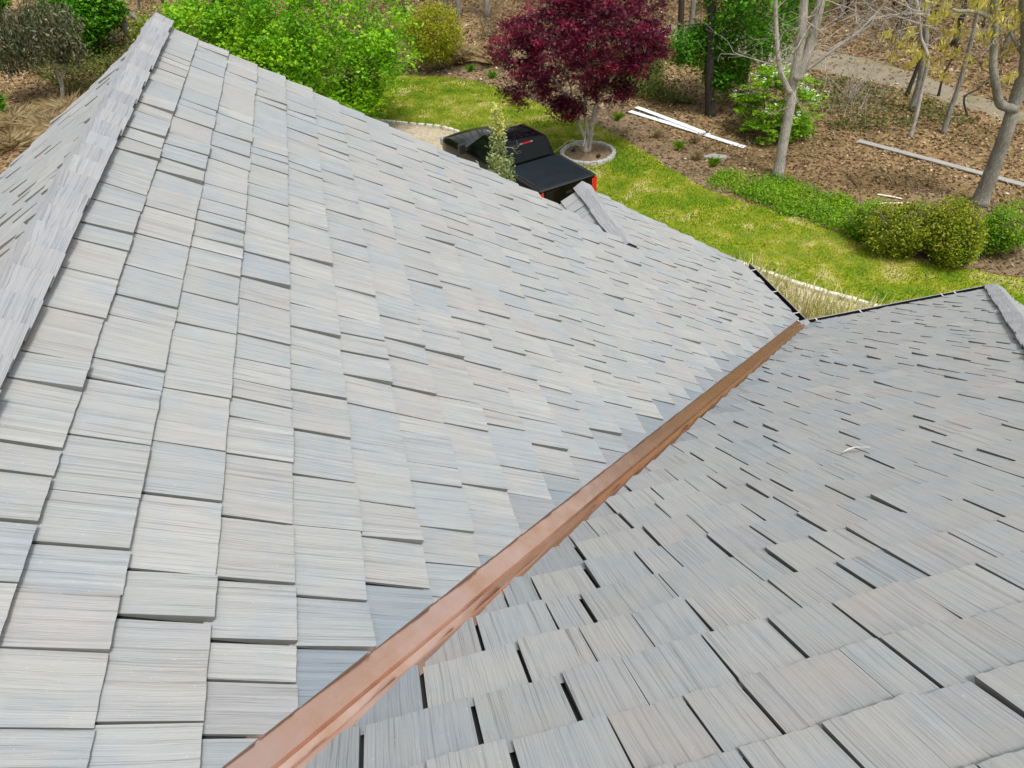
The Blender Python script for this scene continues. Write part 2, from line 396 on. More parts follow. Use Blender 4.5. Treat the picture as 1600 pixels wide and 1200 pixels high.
def px_area(pts):
    q = []
    for p in pts:
        d = p - CAM; z = d.dot(CF)
        if z < 0.1: return 0.0
        q.append((min(max(800+1144.17*d.dot(CR)/z, 0), 1600), min(max(600+1144.17*d.dot(CD)/z, 0), 1200)))
    return abs(sum(q[i][0]*q[(i+1) % 4][1]-q[(i+1) % 4][0]*q[i][1] for i in range(4)))/2
def lay(sl, k, v, ulo, uhi, planes=(), tintf=None, seed=0, loj=0.0, hij=0.0):
    """one course; planes: half planes a*X+b*Y>=c in plan; ulo/uhi the ends"""
    r = random.Random(seed*1000+k)
    u = ulo + r.uniform(-0.22, -0.0) if loj == 0 else ulo + r.uniform(-loj, loj)
    last = None
    while u < uhi - 0.02:
        wd = r.choices(WIDTHS, WW)[0]
        if wd == last and r.random() < 0.5: wd = r.choices(WIDTHS, WW)[0]
        last = wd
        q = r.choice(VARS[wd]); dv = r.gauss(0, 0.0022); rot = r.gauss(0, 0.0022); gap = r.choice([0.004, 0.006, 0.008, 0.010, 0.012, 0.014, 0.017])
        hps = []; skip = False
        ends = []
        if loj == 0 and u < ulo: ends.append((1, 0, ulo-u+r.uniform(-0.004, 0.004)))
        if u+wd > uhi: ends.append((-1, 0, -(uhi-u+r.uniform(-hij, hij))))
        for (a, b, c) in planes:
            # a*X+b*Y>=c  ->  in local (uu,vv):  X = O.x+U.x*(u+uu)+V.x*(v+vv)
            au = a*sl.U.x+b*sl.U.y; av = a*sl.V.x+b*sl.V.y
            c0 = c-(a*sl.O.x+b*sl.O.y)-au*u-av*(v+dv)
            cor = [au*x+av*y-c0 for x in (0, wd) for y in (-SLEN, 0.008)]
            if max(cor) < 0.012: skip = True; break
            if min(cor) < 0: hps.append((au, av, c0))
        if not skip:
            ti = tintf(sl.pt(u+wd/2, v-0.12))*r.choice([0.35, 0.7, 0.9]) if tintf else 0.0
            ALLSH.append((sl, q, u, v+dv, rot, tuple(hps+ends), ti, r.random()))
        u += wd + gap

DA, DB = 0.13, 0.075
def vt(P):                                   # slate tinted, cut pieces beside the valley
    d = P.y-P.x
    return 0.0 if d > 0.33 else min(1.0, (0.33-d)/0.10)*0.9
def vtB(P):
    d = P.x-P.y
    return 0.0 if d > 0.24 else 0.6
v0A = 0.0784; nA = 31
for k in range(0, nA+1):
    v = v0A + k*EXP
    xb = -R_ + v/S_
    # u = -y on slope A
    if xb < -RS+0.02: ytop = float(np.interp(xb, [-4.2, -3.7, -3.25, -3.04, -2.84, -2.67, -2.5], [Y1, 0.47, 0.41, 0.35, 0.26, 0.19, 0.08])); extra = []
    elif xb - SLEN/S_ < -RS: ytop = Y2; extra = [(1, 0, -RS)]
    else: ytop = Y2; extra = []
    if extra:
        lay(slA, k, v, -0.06, 7.0, [(-1, 1, DA)], vt, 1)
        lay(slA, k, v, -Y2, -0.07, [(1, 0, -RS)], None, 21, loj=0.006)
    else:
        lay(slA, k, v, -ytop, min(7.0, -xb+0.6), [(-1, 1, DA), (1, 0, -R_+0.004)], vt, 1, loj=0.006)
for k in range(0, nA+1):
    v = v0A + k*EXP
    lay(slD, k, v, -9.3, Y1, [(-1, 1, 0.06), (-1, 0, R_+0.004)], None, 2, hij=0.006)
v0B = 0.1315; eB = 0.2532
for k in range(0, 32):
    v = v0B + k*eB
    lay(slB, k, v, -R_+ (v/S_) - 0.1, X2-R_+v/S_+0.35, [(1, -1, DB), (-1, 1, -X2+0.04), (0, 1, -R_+0.004)], vtB, 3)
for k in range(0, 32):
    v = v0B + k*eB
    lay(slF, k, v, -3.6, 6.0, [(1, -1, X2+0.04), (0, 1, -4.2)], None, 4)
for k in range(0, 12):
    lay(slG, k, 0.09+k*EXP, 0.12, Y2, [(-1, 0, RS+0.004)], None, 5, hij=0.006)

# choose the 300 that show largest as sub-parts, the rest is one part
areas = []
for i, (sl, q, u, v, rot, hps, ti, sd_) in enumerate(ALLSH):
    areas.append(px_area([sl.pt(u, v-EXP), sl.pt(u+q.w, v-EXP), sl.pt(u+q.w, v), sl.pt(u, v)])*(0.6 if hps else 1.0))
chosen = set(sorted(range(len(ALLSH)), key=lambda i: -areas[i])[:300])

def deck(name, pts, label=None):
    me = make_mesh(name, [tuple(p) for p in pts], [tuple(range(len(pts)))], M_FELT)
    o = obj(name, me, house)
    if label: o['label'] = label
    return o
def P3(x, y, h, d=-0.040): return Vector((x, y, zr(h)+d))
RH = R_*P_
dkA = deck('roof_slope', [P3(0, 0, 0), P3(0, Y2-0.03, 0), P3(-RS, Y2-0.03, RS*P_), P3(-RS, 0.03, RS*P_), P3(-3.2, 0.36, 3.2*P_), P3(-4.2, Y1-0.03, 4.2*P_), P3(-R_, Y1-0.03, RH), P3(-R_, -R_, RH)], 'shake slope left of the copper valley, seen from near its ridge')
dkD = deck('roof_slope', [P3(-R_, -R_, RH), P3(-R_, Y1-0.03, RH), P3(-2*R_, Y1-0.03, 0), P3(-2*R_, -2*R_, 0)], 'far slope beyond the left ridge')
dkB = deck('roof_slope', [P3(0, 0, 0), P3(-R_, -R_, RH), P3(X2-R_, -R_, RH), P3(X2, 0, 0)], 'shake slope right of the copper valley')
dkF = deck('roof_slope', [P3(X2, 0, 0), P3(X2-R_, -R_, RH), P3(X2, -2*R_, 0)], 'hip end slope at the far right')
dkE = deck('roof_slope', [P3(-R_, -R_, RH), P3(-2*R_, -2*R_, 0), P3(X2, -2*R_, 0), P3(X2-R_, -R_, RH)])
dkE.data.materials[0] = simple('grey_shake_far', (0.42, 0.42, 0.41), 0.7, var=0.15, scale=12)
dkG = deck('roof_slope', [P3(-RS, Y2-0.03, RS*P_), P3(-2*RS, Y2-0.03, 0), P3(-2*RS, 0.1, 0), P3(-RS, 0.1, RS*P_)], 'short slope of the small far gable')
DK = {id(slA): dkA, id(slD): dkD, id(slB): dkB, id(slF): dkF, id(slG): dkG}
BV = []; BF = []; BUV = []; BR = []; BT = []; BE = []
for i, (sl, q, u, v, rot, hps, ti, sd_) in enumerate(ALLSH):
    if hps: V, F = shingle_geo(q, hps)
    else:
        if q.me is None: q.geo = shingle_geo(q); q.me = True
        V, F = q.geo
    if not F: continue
    o = sl.pt(u, v, SHIFT); cr, sr = math.cos(rot), math.sin(rot)
    U2 = sl.U*cr + sl.V*sr; V2 = sl.V*cr - sl.U*sr
    if i in chosen:
        if hps or ti > 0:
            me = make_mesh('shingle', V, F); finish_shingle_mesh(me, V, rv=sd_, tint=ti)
        else:
            if q.me is True:
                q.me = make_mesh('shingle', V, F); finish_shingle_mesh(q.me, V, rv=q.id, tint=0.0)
            me = q.me
        ob = obj('shingle', me, DK[id(sl)])
        ob.matrix_world = Matrix(((U2.x, V2.x, sl.Nn.x, o.x), (U2.y, V2.y, sl.Nn.y, o.y), (U2.z, V2.z, sl.Nn.z, o.z), (0, 0, 0, 1)))
    else:
        b0 = len(BV); A = np.array(V)
        W = A[:, :1]*np.array(U2)+A[:, 1:2]*np.array(V2)+A[:, 2:3]*np.array(sl.Nn)+np.array(o)
        BV += [tuple(x) for x in W]; BUV += [(x[0], x[1]) for x in V]
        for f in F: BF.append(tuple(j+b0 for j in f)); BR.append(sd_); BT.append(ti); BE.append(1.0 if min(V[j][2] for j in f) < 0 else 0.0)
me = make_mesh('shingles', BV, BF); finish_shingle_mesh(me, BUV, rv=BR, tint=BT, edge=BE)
obj('shingles', me, house, kind='stuff', label='all the smaller grey shakes of the roof slopes')

# ridge and hip caps, each piece a part
def cap_run(A, B, n1, n2, wing, step, seed, lift=0.014):
    """A..B: line of the ridge, butts face A.  n1,n2: unit vectors lying in each slope, pointing down-slope"""
    A, B = Vector(A), Vector(B); d = (B-A); Ln = d.length; d.normalize(); r = random.Random(seed)
    up = (n1+n2)*-1; up.normalize(); k = 0; s = 0.0
    while s < Ln-0.05:
        ln = min(step+0.07, Ln-s+0.02); wg = wing + r.uniform(-0.008, 0.008); V = []; F = []; UVs = []
        m_ = 6
        nrm1 = d.cross(n1).normalized(); nrm1 = nrm1 if nrm1.dot(up) > 0 else -nrm1
        nrm2 = d.cross(n2).normalized(); nrm2 = nrm2 if nrm2.dot(up) > 0 else -nrm2
        t0, t1 = 0.027+r.uniform(-0.004, 0.006), 0.010
        apex_n = up/max(0.3, up.dot(nrm1))
        prof = []
        for i in range(m_, 0, -1): prof.append((n1*(wg*i/m_), nrm1, -wg*i/m_))
        prof.append((Vector((0, 0, 0)), apex_n, 0.0))
        for i in range(1, m_+1): prof.append((n2*(wg*i/m_), nrm2, wg*i/m_))
        hj = [r.gauss(0, 0.0012) for _ in prof]; dj = [r.gauss(0, 0.003) for _ in prof]
        for e, (pos, t_) in enumerate(((s, t0), (s+ln, t1))):
            for j, (off, nn, uu) in enumerate(prof):
                base = A + d*(pos + (dj[j] if e == 0 else 0)) + off
                V.append(base + nn*(lift+t_+hj[j])); UVs.append((uu, pos))
        n_ = len(prof)
        for j, (off, nn, uu) in enumerate(prof):      # lower lips
            V.append(A+d*s+off+nn*(lift-0.012)); UVs.append((uu, s-0.02))
        for e, pos in ((0, s), (1, s+ln)):
            pass
        V.append(A+d*(s+ln)+prof[0][0]+nrm1*(lift-0.012)); UVs.append((prof[0][2]-0.02, s+ln)); V.append(A+d*(s+ln)+prof[-1][0]+nrm2*(lift-0.012)); UVs.append((prof[-1][2]+0.02, s+ln))
        for j in range(n_-1): F.append((j, j+1, n_+j+1, n_+j)); F.append((2*n_+j, 2*n_+j+1, j+1, j))
        F.append((2*n_, 0, n_, 3*n_)); F.append((3*n_-1, 3*n_+1, 2*n_-1, n_-1))
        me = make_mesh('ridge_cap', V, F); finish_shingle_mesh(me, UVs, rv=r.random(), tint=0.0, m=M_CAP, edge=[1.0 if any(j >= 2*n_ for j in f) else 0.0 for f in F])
        # consistent outward normals
        import bmesh
        bm = bmesh.new(); bm.from_mesh(me); bmesh.ops.recalc_face_normals(bm, faces=bm.faces[:])
        tf = max(bm.faces, key=lambda f: f.calc_area())
        if tf.normal.dot(up) < 0: bmesh.ops.reverse_faces(bm, faces=bm.faces[:])
        bm.to_mesh(me); bm.free()
        obj('ridge_cap', me, house)
        s += step
cap_run((-R_, Y1+0.02, zr(RH)), (-R_, -R_+0.1, zr(RH)), slA.V, slD.V, 0.115, 0.19, 5)
cap_run((-RS, Y2+0.02, zr(RS*P_)), (-RS, 0.06, zr(RS*P_)), slA.V, slG.V, 0.115, 0.22, 6)
hd = Vector((-1, -1, P_)).normalized()
def in_plane_perp(V, d): q = V - d*V.dot(d); return q.normalized()
hipA, hipB = Vector((X2+0.03, 0.03, zr(-0.03*P_))), Vector((X2-R_, -R_, zr(RH)))
cap_run(hipA, hipB, in_plane_perp(Vector((-1, 0, 0)) - slB.Nn*Vector((-1, 0, 0)).dot(slB.Nn), hd), in_plane_perp(Vector((0, -1, 0)) - slF.Nn*Vector((0, -1, 0)).dot(slF.Nn), hd), 0.125, 0.22, 8)

# copper valley flashing with a standing rib
vd = Vector((-1, -1, P_)).normalized()                # up the valley
pa = in_plane_perp(slA.V*-1, vd); pb = in_plane_perp(slB.V*-1, vd)
nV = 90; V = []; F = []
prof = [(pa, 0.135, -0.012), (pa, 0.105, -0.010), (pa, 0.06, -0.007), (pa, 0.028, -0.007), (None, 0.0, 0.022), (pb, 0.020, -0.004), (pb, 0.05, -0.008), (pb, 0.085, -0.012)]
O0 = Vector((0.02, 0.02, zr(-0.02*P_)))
Lv = math.sqrt(2*R_*R_ + RH*RH) - 0.35
for i in range(nV+1):
    s = Lv*i/nV; c = O0 + vd*s
    for j, (q, d_, h_) in enumerate(prof):
        wob = 0.0010*math.sin(s*5+j*1.7)+0.0005*math.sin(s*17+j)
        V.append(c + (q*d_ if q else Vector((0, 0, 0))) + Vector((0, 0, 1))*(h_ - 0.014 + (wob if 0 < j < 7 else 0)))
n_ = len(prof)
for i in range(nV):
    for j in range(n_-1): F.append((i*n_+j, i*n_+j+1, (i+1)*n_+j+1, (i+1)*n_+j))
me = make_mesh('valley_flashing', V, F, M_COPPER)
obj('valley_flashing', me, house, label='shiny copper valley strip running down between the two slopes')

# gutters: trough, rim, straps
def gutter(p0, p1, out, straps, label):
    p0, p1, out = Vector(p0), Vector(p1), Vector(out); d = (p1-p0).normalized(); Ln = (p1-p0).length
    pr = [(0.0, 0.0), (0.0, -0.10), (0.085, -0.10), (0.105, -0.035), (0.105, 0.0), (0.099, 0.0), (0.099, -0.033), (0.082, -0.094), (0.006, -0.094), (0.006, 0.0)]
    V = []; F = []
    for e in (0, Ln):
        for (a, b) in pr: V.append(p0 + d*e + out*a + Vector((0, 0, b)))
    n = len(pr)
    for i in range(n): F.append((i, (i+1) % n, n+(i+1) % n, n+i))
    F += [(1, 2, 7, 8), (0, 1, 8, 9), (2, 3, 6, 7), (3, 4, 5, 6)]
    F += [tuple(n+i for i in f[::-1]) for f in [(1, 2, 7, 8), (0, 1, 8, 9), (2, 3, 6, 7), (3, 4, 5, 6)]]
    g_ = obj('gutter', make_mesh('gutter', V, F, M_GUT), house, label=label)
    m_ = MB(); m_.tube([p0+out*0.102+Vector((0, 0, 0.002)), p1+out*0.102+Vector((0, 0, 0.002))], 0.006, 6)
    obj('rim', m_.mesh('rim', M_GRIM), g_)
    for s in straps:
        m_ = MB(); c = p0+d*s; hw = d*0.009
        pts = [out*-0.05+Vector((0, 0, 0.026)), out*0.0+Vector((0, 0, 0.012)), out*0.06+Vector((0, 0, 0.004)), out*0.102+Vector((0, 0, 0.012)), out*0.112+Vector((0, 0, -0.02))]
        vs_ = [c+q-hw for q in pts]+[c+q+hw for q in pts]+[c+q-hw+Vector((0, 0, -0.003)) for q in pts]+[c+q+hw+Vector((0, 0, -0.003)) for q in pts]
        k = len(pts); fs = []
        for i in range(k-1): fs += [(i, i+1, k+i+1, k+i), (2*k+i, 3*k+i, 3*k+i+1, 2*k+i+1), (i, 2*k+i, 2*k+i+1, i+1), (k+i, k+i+1, 3*k+i+1, 3*k+i)]
        m_.add(vs_, fs); obj('strap', m_.mesh('strap', M_STRAP), g_)
gz = zr(-0.035)
gutter((0.012, 0.14, gz), (0.012, Y2-0.02, gz), (1, 0, 0), [0.16, 0.72, 1.34], 'short dark gutter below the left slope')
gutter((0.138, 0.012, gz), (X2+0.02, 0.012, gz), (0, 1, 0), [0.10, 0.75, 2.0, 2.2], 'long dark gutter below the right slope')
mb = MB(); mb.box((0.004, 0.004, gz-0.10), (0.137, 0.139, gz-0.094)); mb.box((0.004, 0.004, gz-0.094), (0.011, 0.139, gz)); mb.box((0.011, 0.004, gz-0.094), (0.137, 0.011, gz))
obj('gutter_corner', mb.mesh('gutter_corner', M_GUT), house)
mb = MB(); mb.add([(-0.05, -0.05, gz+0.052), (0.11, -0.02, gz+0.012), (0.13, 0.13, gz+0.006), (-0.02, 0.11, gz+0.012), (-0.05, -0.05, gz+0.048), (0.11, -0.02, gz+0.008), (0.13, 0.13, gz+0.002), (-0.02, 0.11, gz+0.008)],
                  [(0, 1, 2, 3), (7, 6, 5, 4), (0, 4, 5, 1), (1, 5, 6, 2), (2, 6, 7, 3), (3, 7, 4, 0)])
obj('splash_guard', mb.mesh('splash_guard', simple('bright_metal', (0.7, 0.7, 0.72), 0.3, 0.9)), house)
# fascia, rake boards, walls
mb = MB(); mb.box((-0.012, 0.0, zr(-0.24)), (0.008, Y2-0.04, zr(-0.03))); obj('fascia', mb.mesh('fascia', M_WHITE), house)
mb = MB(); mb.box((0.008, -0.012, zr(-0.24)), (X2-0.01, 0.008, zr(-0.03))); obj('fascia', mb.mesh('fascia', M_WHITE), house)
def rake(xa, ha, xb, hb, y):
    mb = MB(); V = []
    for yy in (y-0.03, y): V += [(xa, yy, zr(ha)-0.03), (xb, yy, zr(hb)-0.03), (xb, yy, zr(hb)-0.22), (xa, yy, zr(ha)-0.22)]
    mb.add(V, [(0, 1, 2, 3), (7, 6, 5, 4), (0, 4, 5, 1), (1, 5, 6, 2), (2, 6, 7, 3), (3, 7, 4, 0)]); obj('rake_board', mb.mesh('rake_board', M_WHITE), house)
rake(-R_, RH, -3.3, 3.3*P_, Y1-0.08); rake(-R_, RH, -2*R_, 0, Y1-0.035)
rake(-RS, RS*P_, -0.02, 0.02*P_, Y2-0.035); rake(-RS, RS*P_, -2*RS+0.3, 0.3*P_, Y2-0.035)
def wall(poly, axis, c, thick):
    mb = MB(); V = []
    for cc in (c, c+thick):
        for a, h in poly: V.append((a, cc, h) if axis == 'y' else (cc, a, h))
    n = len(poly)
    mb.add(V, [tuple(range(n)), tuple(range(n, 2*n))[::-1]]+[(i, n+i, n+(i+1) % n, (i+1) % n) for i in range(n)])
    obj('wall', mb.mesh('wall', M_SIDING), house)
t_ = -0.12
wall([(-2*R_+0.4, 0), (-0.4, 0), (-0.4, zr(0.4*P_)+t_), (-R_, zr(RH)+t_), (-2*R_+0.4, zr(0.4*P_)+t_)], 'y', Y1-0.75, 0.15)
wall([(-2*RS+0.3, 0), (-0.4, 0), (-0.4, zr(0.4*P_)+t_), (-RS, zr(RS*P_)+t_), (-2*RS+0.3, zr(0.3*P_)+t_)], 'y', Y2-0.3, 0.15)
wall([(-0.4, 0), (Y2-0.31, 0), (Y2-0.31, zr(0.4*P_)+t_), (-0.4, zr(0.4*P_)+t_)], 'x', -0.56, 0.15)
wall([(-0.4, 0), (X2-0.4, 0), (X2-0.4, zr(0.4*P_)+t_), (-0.4, zr(0.4*P_)+t_)], 'y', -0.56, 0.15)
wall([(-2*R_+0.4, 0), (-0.57, 0), (-0.57, zr(0.4*P_)+t_), (-2*R_+0.4, zr(0.4*P_)+t_)], 'x', X2-0.56, 0.15)
wall([(-2*R_+0.4, 0), (Y1-0.41, 0), (Y1-0.41, zr(0.4*P_)+t_), (-2*R_+0.4, zr(0.4*P_)+t_)], 'x', -2*R_+0.42, 0.15)
wall([(-2*R_+0.6, 0), (X2-0.57, 0), (X2-0.57, zr(0.4*P_)+t_), (-2*R_+0.6, zr(0.4*P_)+t_)], 'y', -2*R_+0.42, 0.15)
# ------------------------------------------------------------------ vegetation tools
LAT = Vector((math.cos(0.20143), -math.sin(0.20143), 0)); DEP = Vector((math.sin(0.20143), math.cos(0.20143), 0))
def leaves(name, centres, nper, spread, size, m, seed, parent=None, loc=(0, 0, 0), upbias=0.6, shape='leaf', aspect=0.5, droop=0.0, flat=1.0, rbias=None):
    """leaf sized faces gathered in clumps round the centres; centres relative to loc"""
    g = np.random.default_rng(seed); C = np.asarray(centres, float); nC = len(C)
    n = nC*nper
    c = np.repeat(C, nper, axis=0) + g.normal(0, spread, (n, 3))*np.array([1, 1, flat])
    nr = g.normal(0, 1, (n, 3)); nr[:, 2] = np.abs(nr[:, 2]) + upbias*1.5; nr /= np.linalg.norm(nr, axis=1)[:, None]
    a = np.cross(nr, g.normal(0, 1, (n, 3))); a[:, 2] -= droop; a /= np.linalg.norm(a, axis=1)[:, None]
    b = np.cross(nr, a); b /= np.linalg.norm(b, axis=1)[:, None]
    s = size*g.uniform(0.6, 1.3, n)[:, None]
    cl = np.repeat(g.uniform(0, 1, nC), nper)
    rv = np.clip(0.55*cl + 0.45*g.uniform(0, 1, n) + (0 if rbias is None else np.repeat(rbias, nper)), 0, 1)
    if shape == 'leaf':
        V = np.stack([c - a*s, c + b*s*aspect + nr*s*0.12, c + a*s, c - b*s*aspect + nr*s*0.12], 1).reshape(-1, 3); per = 4
    elif shape == 'star':                      # three narrow lobes fanning from one point
        parts = []
        for th in (-0.9, 0.0, 0.9):
            d1 = a*math.cos(th) + b*math.sin(th); d2 = -a*math.sin(th) + b*math.cos(th)
            parts.append(np.stack([c, c + d1*s*0.55 + d2*s*0.2, c + d1*s*1.15 - nr*s*0.2, c + d1*s*0.55 - d2*s*0.2], 1))
        V = np.stack(parts, 1).reshape(-1, 3); per = 4; rv = np.repeat(rv, 3)
    elif shape == 'blade':
        V = np.stack([c - b*s*aspect, c + b*s*aspect, c + a*s], 1).reshape(-1, 3); per = 3
    return obj(name, quads_mesh(name, V, per, m, rv), parent, None if parent is not None else loc)
def ellipsoid_pts(n, rx, ry, rz, cz, seed, shell=0.55, low=-1.0, lumps=7, lumpy=0.25):
    g = np.random.default_rng(seed); out = []
    L = g.normal(0, 1, (lumps, 3)); L /= np.linalg.norm(L, axis=1)[:, None]; la = g.uniform(-lumpy, lumpy, lumps)
    while len(out) < n:
        d = g.normal(0, 1, 3); d /= np.linalg.norm(d)
        if d[2] < low: continue
        r = shell + (1-shell)*g.uniform()**0.5 if g.uniform() < 0.8 else g.uniform()**0.4
        k = 1 + sum(la[i]*max(0, d @ L[i])**3 for i in range(lumps))
        out.append((d[0]*rx*r*k, d[1]*ry*r*k, cz + d[2]*rz*r*k))
    return np.array(out)
def limbs(mbd, p, d, ln, r, depth, rg, spread=0.6, up=0.15, segs=4, kids=(2, 3), n=5, tips=None, shrink=0.66, minr=0.004):
    pts = [Vector(p)]; d = Vector(d).normalized(); rad = [r]
    for i in range(segs):
        d = (d + Vector((rg.gauss(0, 0.16), rg.gauss(0, 0.16), rg.gauss(0, 0.12)+up*0.3))).normalized()
        pts.append(pts[-1] + d*ln/segs); rad.append(max(minr, r*(1-0.42*(i+1)/segs)))
    mbd.tube(pts, rad, n if depth > 1 else 4, cap=False)
    if tips is not None and depth <= 1: tips += [tuple(q) for q in pts[2:]]
    if depth <= 0: return
    for k in range(rg.randint(*kids)):
        j = rg.randint(max(1, segs//2), segs); q = pts[j]
        nd = (d + Vector((rg.gauss(0, spread), rg.gauss(0, spread), rg.gauss(0, spread*0.7)+up))).normalized()
        limbs(mbd, q, nd, ln*rg.uniform(0.55, 0.8), rad[j]*shrink, depth-1, rg, spread, up, segs, kids, n, tips, shrink, minr)
def lh(pts, seed=None, amp=0.12):
    rg = random.Random(seed or 1); out = []
    for i, (l, h) in enumerate(pts): out.append(LAT*l + DEP*(rg.gauss(0, amp)*min(1, h/2.0)) + Vector((0, 0, h)))
    return out
def densify(pts, k=3):
    out = []
    n = len(pts)
    for i in range(n-1):
        p0, p1, p2, p3 = pts[max(i-1, 0)], pts[i], pts[i+1], pts[min(i+2, n-1)]
        for j in range(k):
            s = j/k; out.append(0.5*((2*p1)+(p2-p0)*s+(2*p0-5*p1+4*p2-p3)*s*s+(3*p1-p0-3*p2+p3)*s**3))
    out.append(pts[-1]); return out
def taper(n, r0, r1, flare=1.25): return [(r0+(r1-r0)*i/(n-1))*(flare if i == 0 else (1+(flare-1)*0.35 if i == 1 else 1)) for i in range(n)]

# leaf colours
LM_MAPLE = leaf_mat('maple_leaf', [(0.0, (0.018, 0.002, 0.006)), (0.4, (0.070, 0.003, 0.018)), (0.75, (0.19, 0.008, 0.040)), (1.0, (0.40, 0.05, 0.09))], 0.3, 0.42)
LM_LIME = leaf_mat('fresh_leaf', [(0.0, (0.05, 0.19, 0.004)), (0.45, (0.17, 0.42, 0.006)), (1.0, (0.42, 0.68, 0.02))], 0.4)
LM_MID = leaf_mat('mid_green_leaf', [(0.0, (0.03, 0.13, 0.004)), (0.5, (0.09, 0.30, 0.007)), (1.0, (0.20, 0.46, 0.016))], 0.35)
LM_VIB = leaf_mat('viburnum_leaf', [(0.0, (0.07, 0.20, 0.004)), (0.5, (0.20, 0.42, 0.007)), (1.0, (0.38, 0.60, 0.016))], 0.35)
LM_YEL = leaf_mat('yellow_green_leaf', [(0.0, (0.14, 0.17, 0.005)), (0.5, (0.30, 0.32, 0.008)), (1.0, (0.48, 0.47, 0.02))], 0.35)
LM_DARK = leaf_mat('leathery_leaf', [(0.0, (0.016, 0.034, 0.010)), (0.4, (0.055, 0.075, 0.022)), (0.75, (0.16, 0.145, 0.075)), (1.0, (0.34, 0.28, 0.18))], 0.1, 0.4, 0.5)
LM_BOX = leaf_mat('boxwood_leaf', [(0.0, (0.05, 0.09, 0.005)), (0.4, (0.18, 0.25, 0.008)), (0.75, (0.34, 0.37, 0.015)), (1.0, (0.48, 0.40, 0.05))], 0.3)
LM_HOLLY = leaf_mat('holly_leaf', [(0.0, (0.12, 0.17, 0.05)), (0.5, (0.27, 0.34, 0.12)), (0.85, (0.44, 0.49, 0.22)), (1.0, (0.66, 0.66, 0.14))], 0.3)
LM_OAK = leaf_mat('young_oak_leaf', [(0.0, (0.40, 0.34, 0.05)), (0.5, (0.60, 0.53, 0.09)), (1.0, (0.74, 0.68, 0.22))], 0.4)
LM_WHITE = leaf_mat('white_flower', [(0.0, (0.66, 0.68, 0.62)), (1.0, (0.88, 0.89, 0.85))], 0.2)
LM_UNDER = leaf_mat('underbrush_leaf', [(0.0, (0.025, 0.045, 0.005)), (0.5, (0.075, 0.115, 0.010)), (1.0, (0.17, 0.19, 0.022))], 0.25)
LM_GRASS = leaf_mat('grass_blade', [(0.0, (0.055, 0.16, 0.004)), (0.35, (0.13, 0.225, 0.006)), (0.62, (0.24, 0.285, 0.012)), (0.8, (0.34, 0.34, 0.03)), (1.0, (0.50, 0.45, 0.16))], 0.35)
LM_COVER = leaf_mat('ground_cover_leaf', [(0.0, (0.06, 0.19, 0.004)), (0.5, (0.17, 0.36, 0.006)), (1.0, (0.34, 0.46, 0.012))], 0.35)
LM_DRY = leaf_mat('dry_grass_blade', [(0.0, (0.24, 0.16, 0.07)), (0.5, (0.42, 0.31, 0.15)), (1.0, (0.62, 0.52, 0.31))], 0.2)
LM_LITTER = leaf_mat('fallen_leaf', [(0.0, (0.085, 0.052, 0.026)), (0.35, (0.19, 0.120, 0.056)), (0.7, (0.31, 0.212, 0.108)), (0.92, (0.41, 0.30, 0.17)), (1.0, (0.54, 0.44, 0.30))], 0.1, 0.8)
LM_SHADE_PINE = leaf_mat('shade_pine_needles', [(0.0, (0.012, 0.03, 0.008)), (1.0, (0.05, 0.09, 0.02))], 0.1)
LM_STEM = leaf_mat('bare_stem', [(0.0, (0.14, 0.12, 0.05)), (0.3, (0.42, 0.38, 0.11)), (1.0, (0.80, 0.74, 0.48))], 0.0)

# ------------------------------------------------------------------ grass and litter
g_ = np.random.default_rng(4)
def scatter(poly, n, seed):
    g = np.random.default_rng(seed); P = np.array(poly); lo, hi = P.min(0), P.max(0); out = []
    tot = 0
    while tot < n:
        q = g.uniform(lo, hi, (n, 2)); q = q[inside(poly, q)]; out.append(q); tot += len(q)
    return np.concatenate(out)[:n]
def visible(P, z=0.05, pad=60):
    Q = np.c_[P, np.full(len(P), z)] - np.array(CAM); d = Q @ np.array(CF)
    x = 800+1144.17*(Q @ np.array(CR))/d; y = 600+1144.17*(Q @ np.array(CD))/d
    return (d > 0) & (x > -pad) & (x < 1600+pad) & (y > -pad) & (y < 1200)
def vnoise(P, sc, seed):
    g = np.random.default_rng(seed); k = g.normal(0, 1, (6, 2))*sc; ph = g.uniform(0, 6.28, 6)
    return np.sin(P @ k.T + ph).mean(1)
Lp = scatter(LAWN, 200000, 1); Lp = Lp[visible(Lp)]; Lp = Lp[(Lp[:, 1] > 4.0)]
Lp = Lp[~inside(FRONT, Lp)]
n = len(Lp); g = np.random.default_rng(9)
ht = g.uniform(0.025, 0.065, n); an = g.uniform(0, 6.28, n); wv_ = 0.012
lean = g.normal(0, 0.02, (n, 2))
ax = np.c_[np.cos(an), np.sin(an)]*wv_
V = np.stack([np.c_[Lp-ax, np.full(n, 0.012)], np.c_[Lp+ax, np.full(n, 0.012)], np.c_[Lp+lean, 0.012+ht]], 1).reshape(-1, 3)
rv = np.clip(0.50+0.50*vnoise(Lp, 0.9, 5)+0.50*vnoise(Lp, 3.0, 6)+0.35*vnoise(Lp, 8.0, 16)+g.normal(0, 0.15, n), 0, 1)
obj('grass', quads_mesh('grass', V, 3, LM_GRASS, rv), kind='stuff', label='patchy yellow green mown grass of the lawn', category='grass')

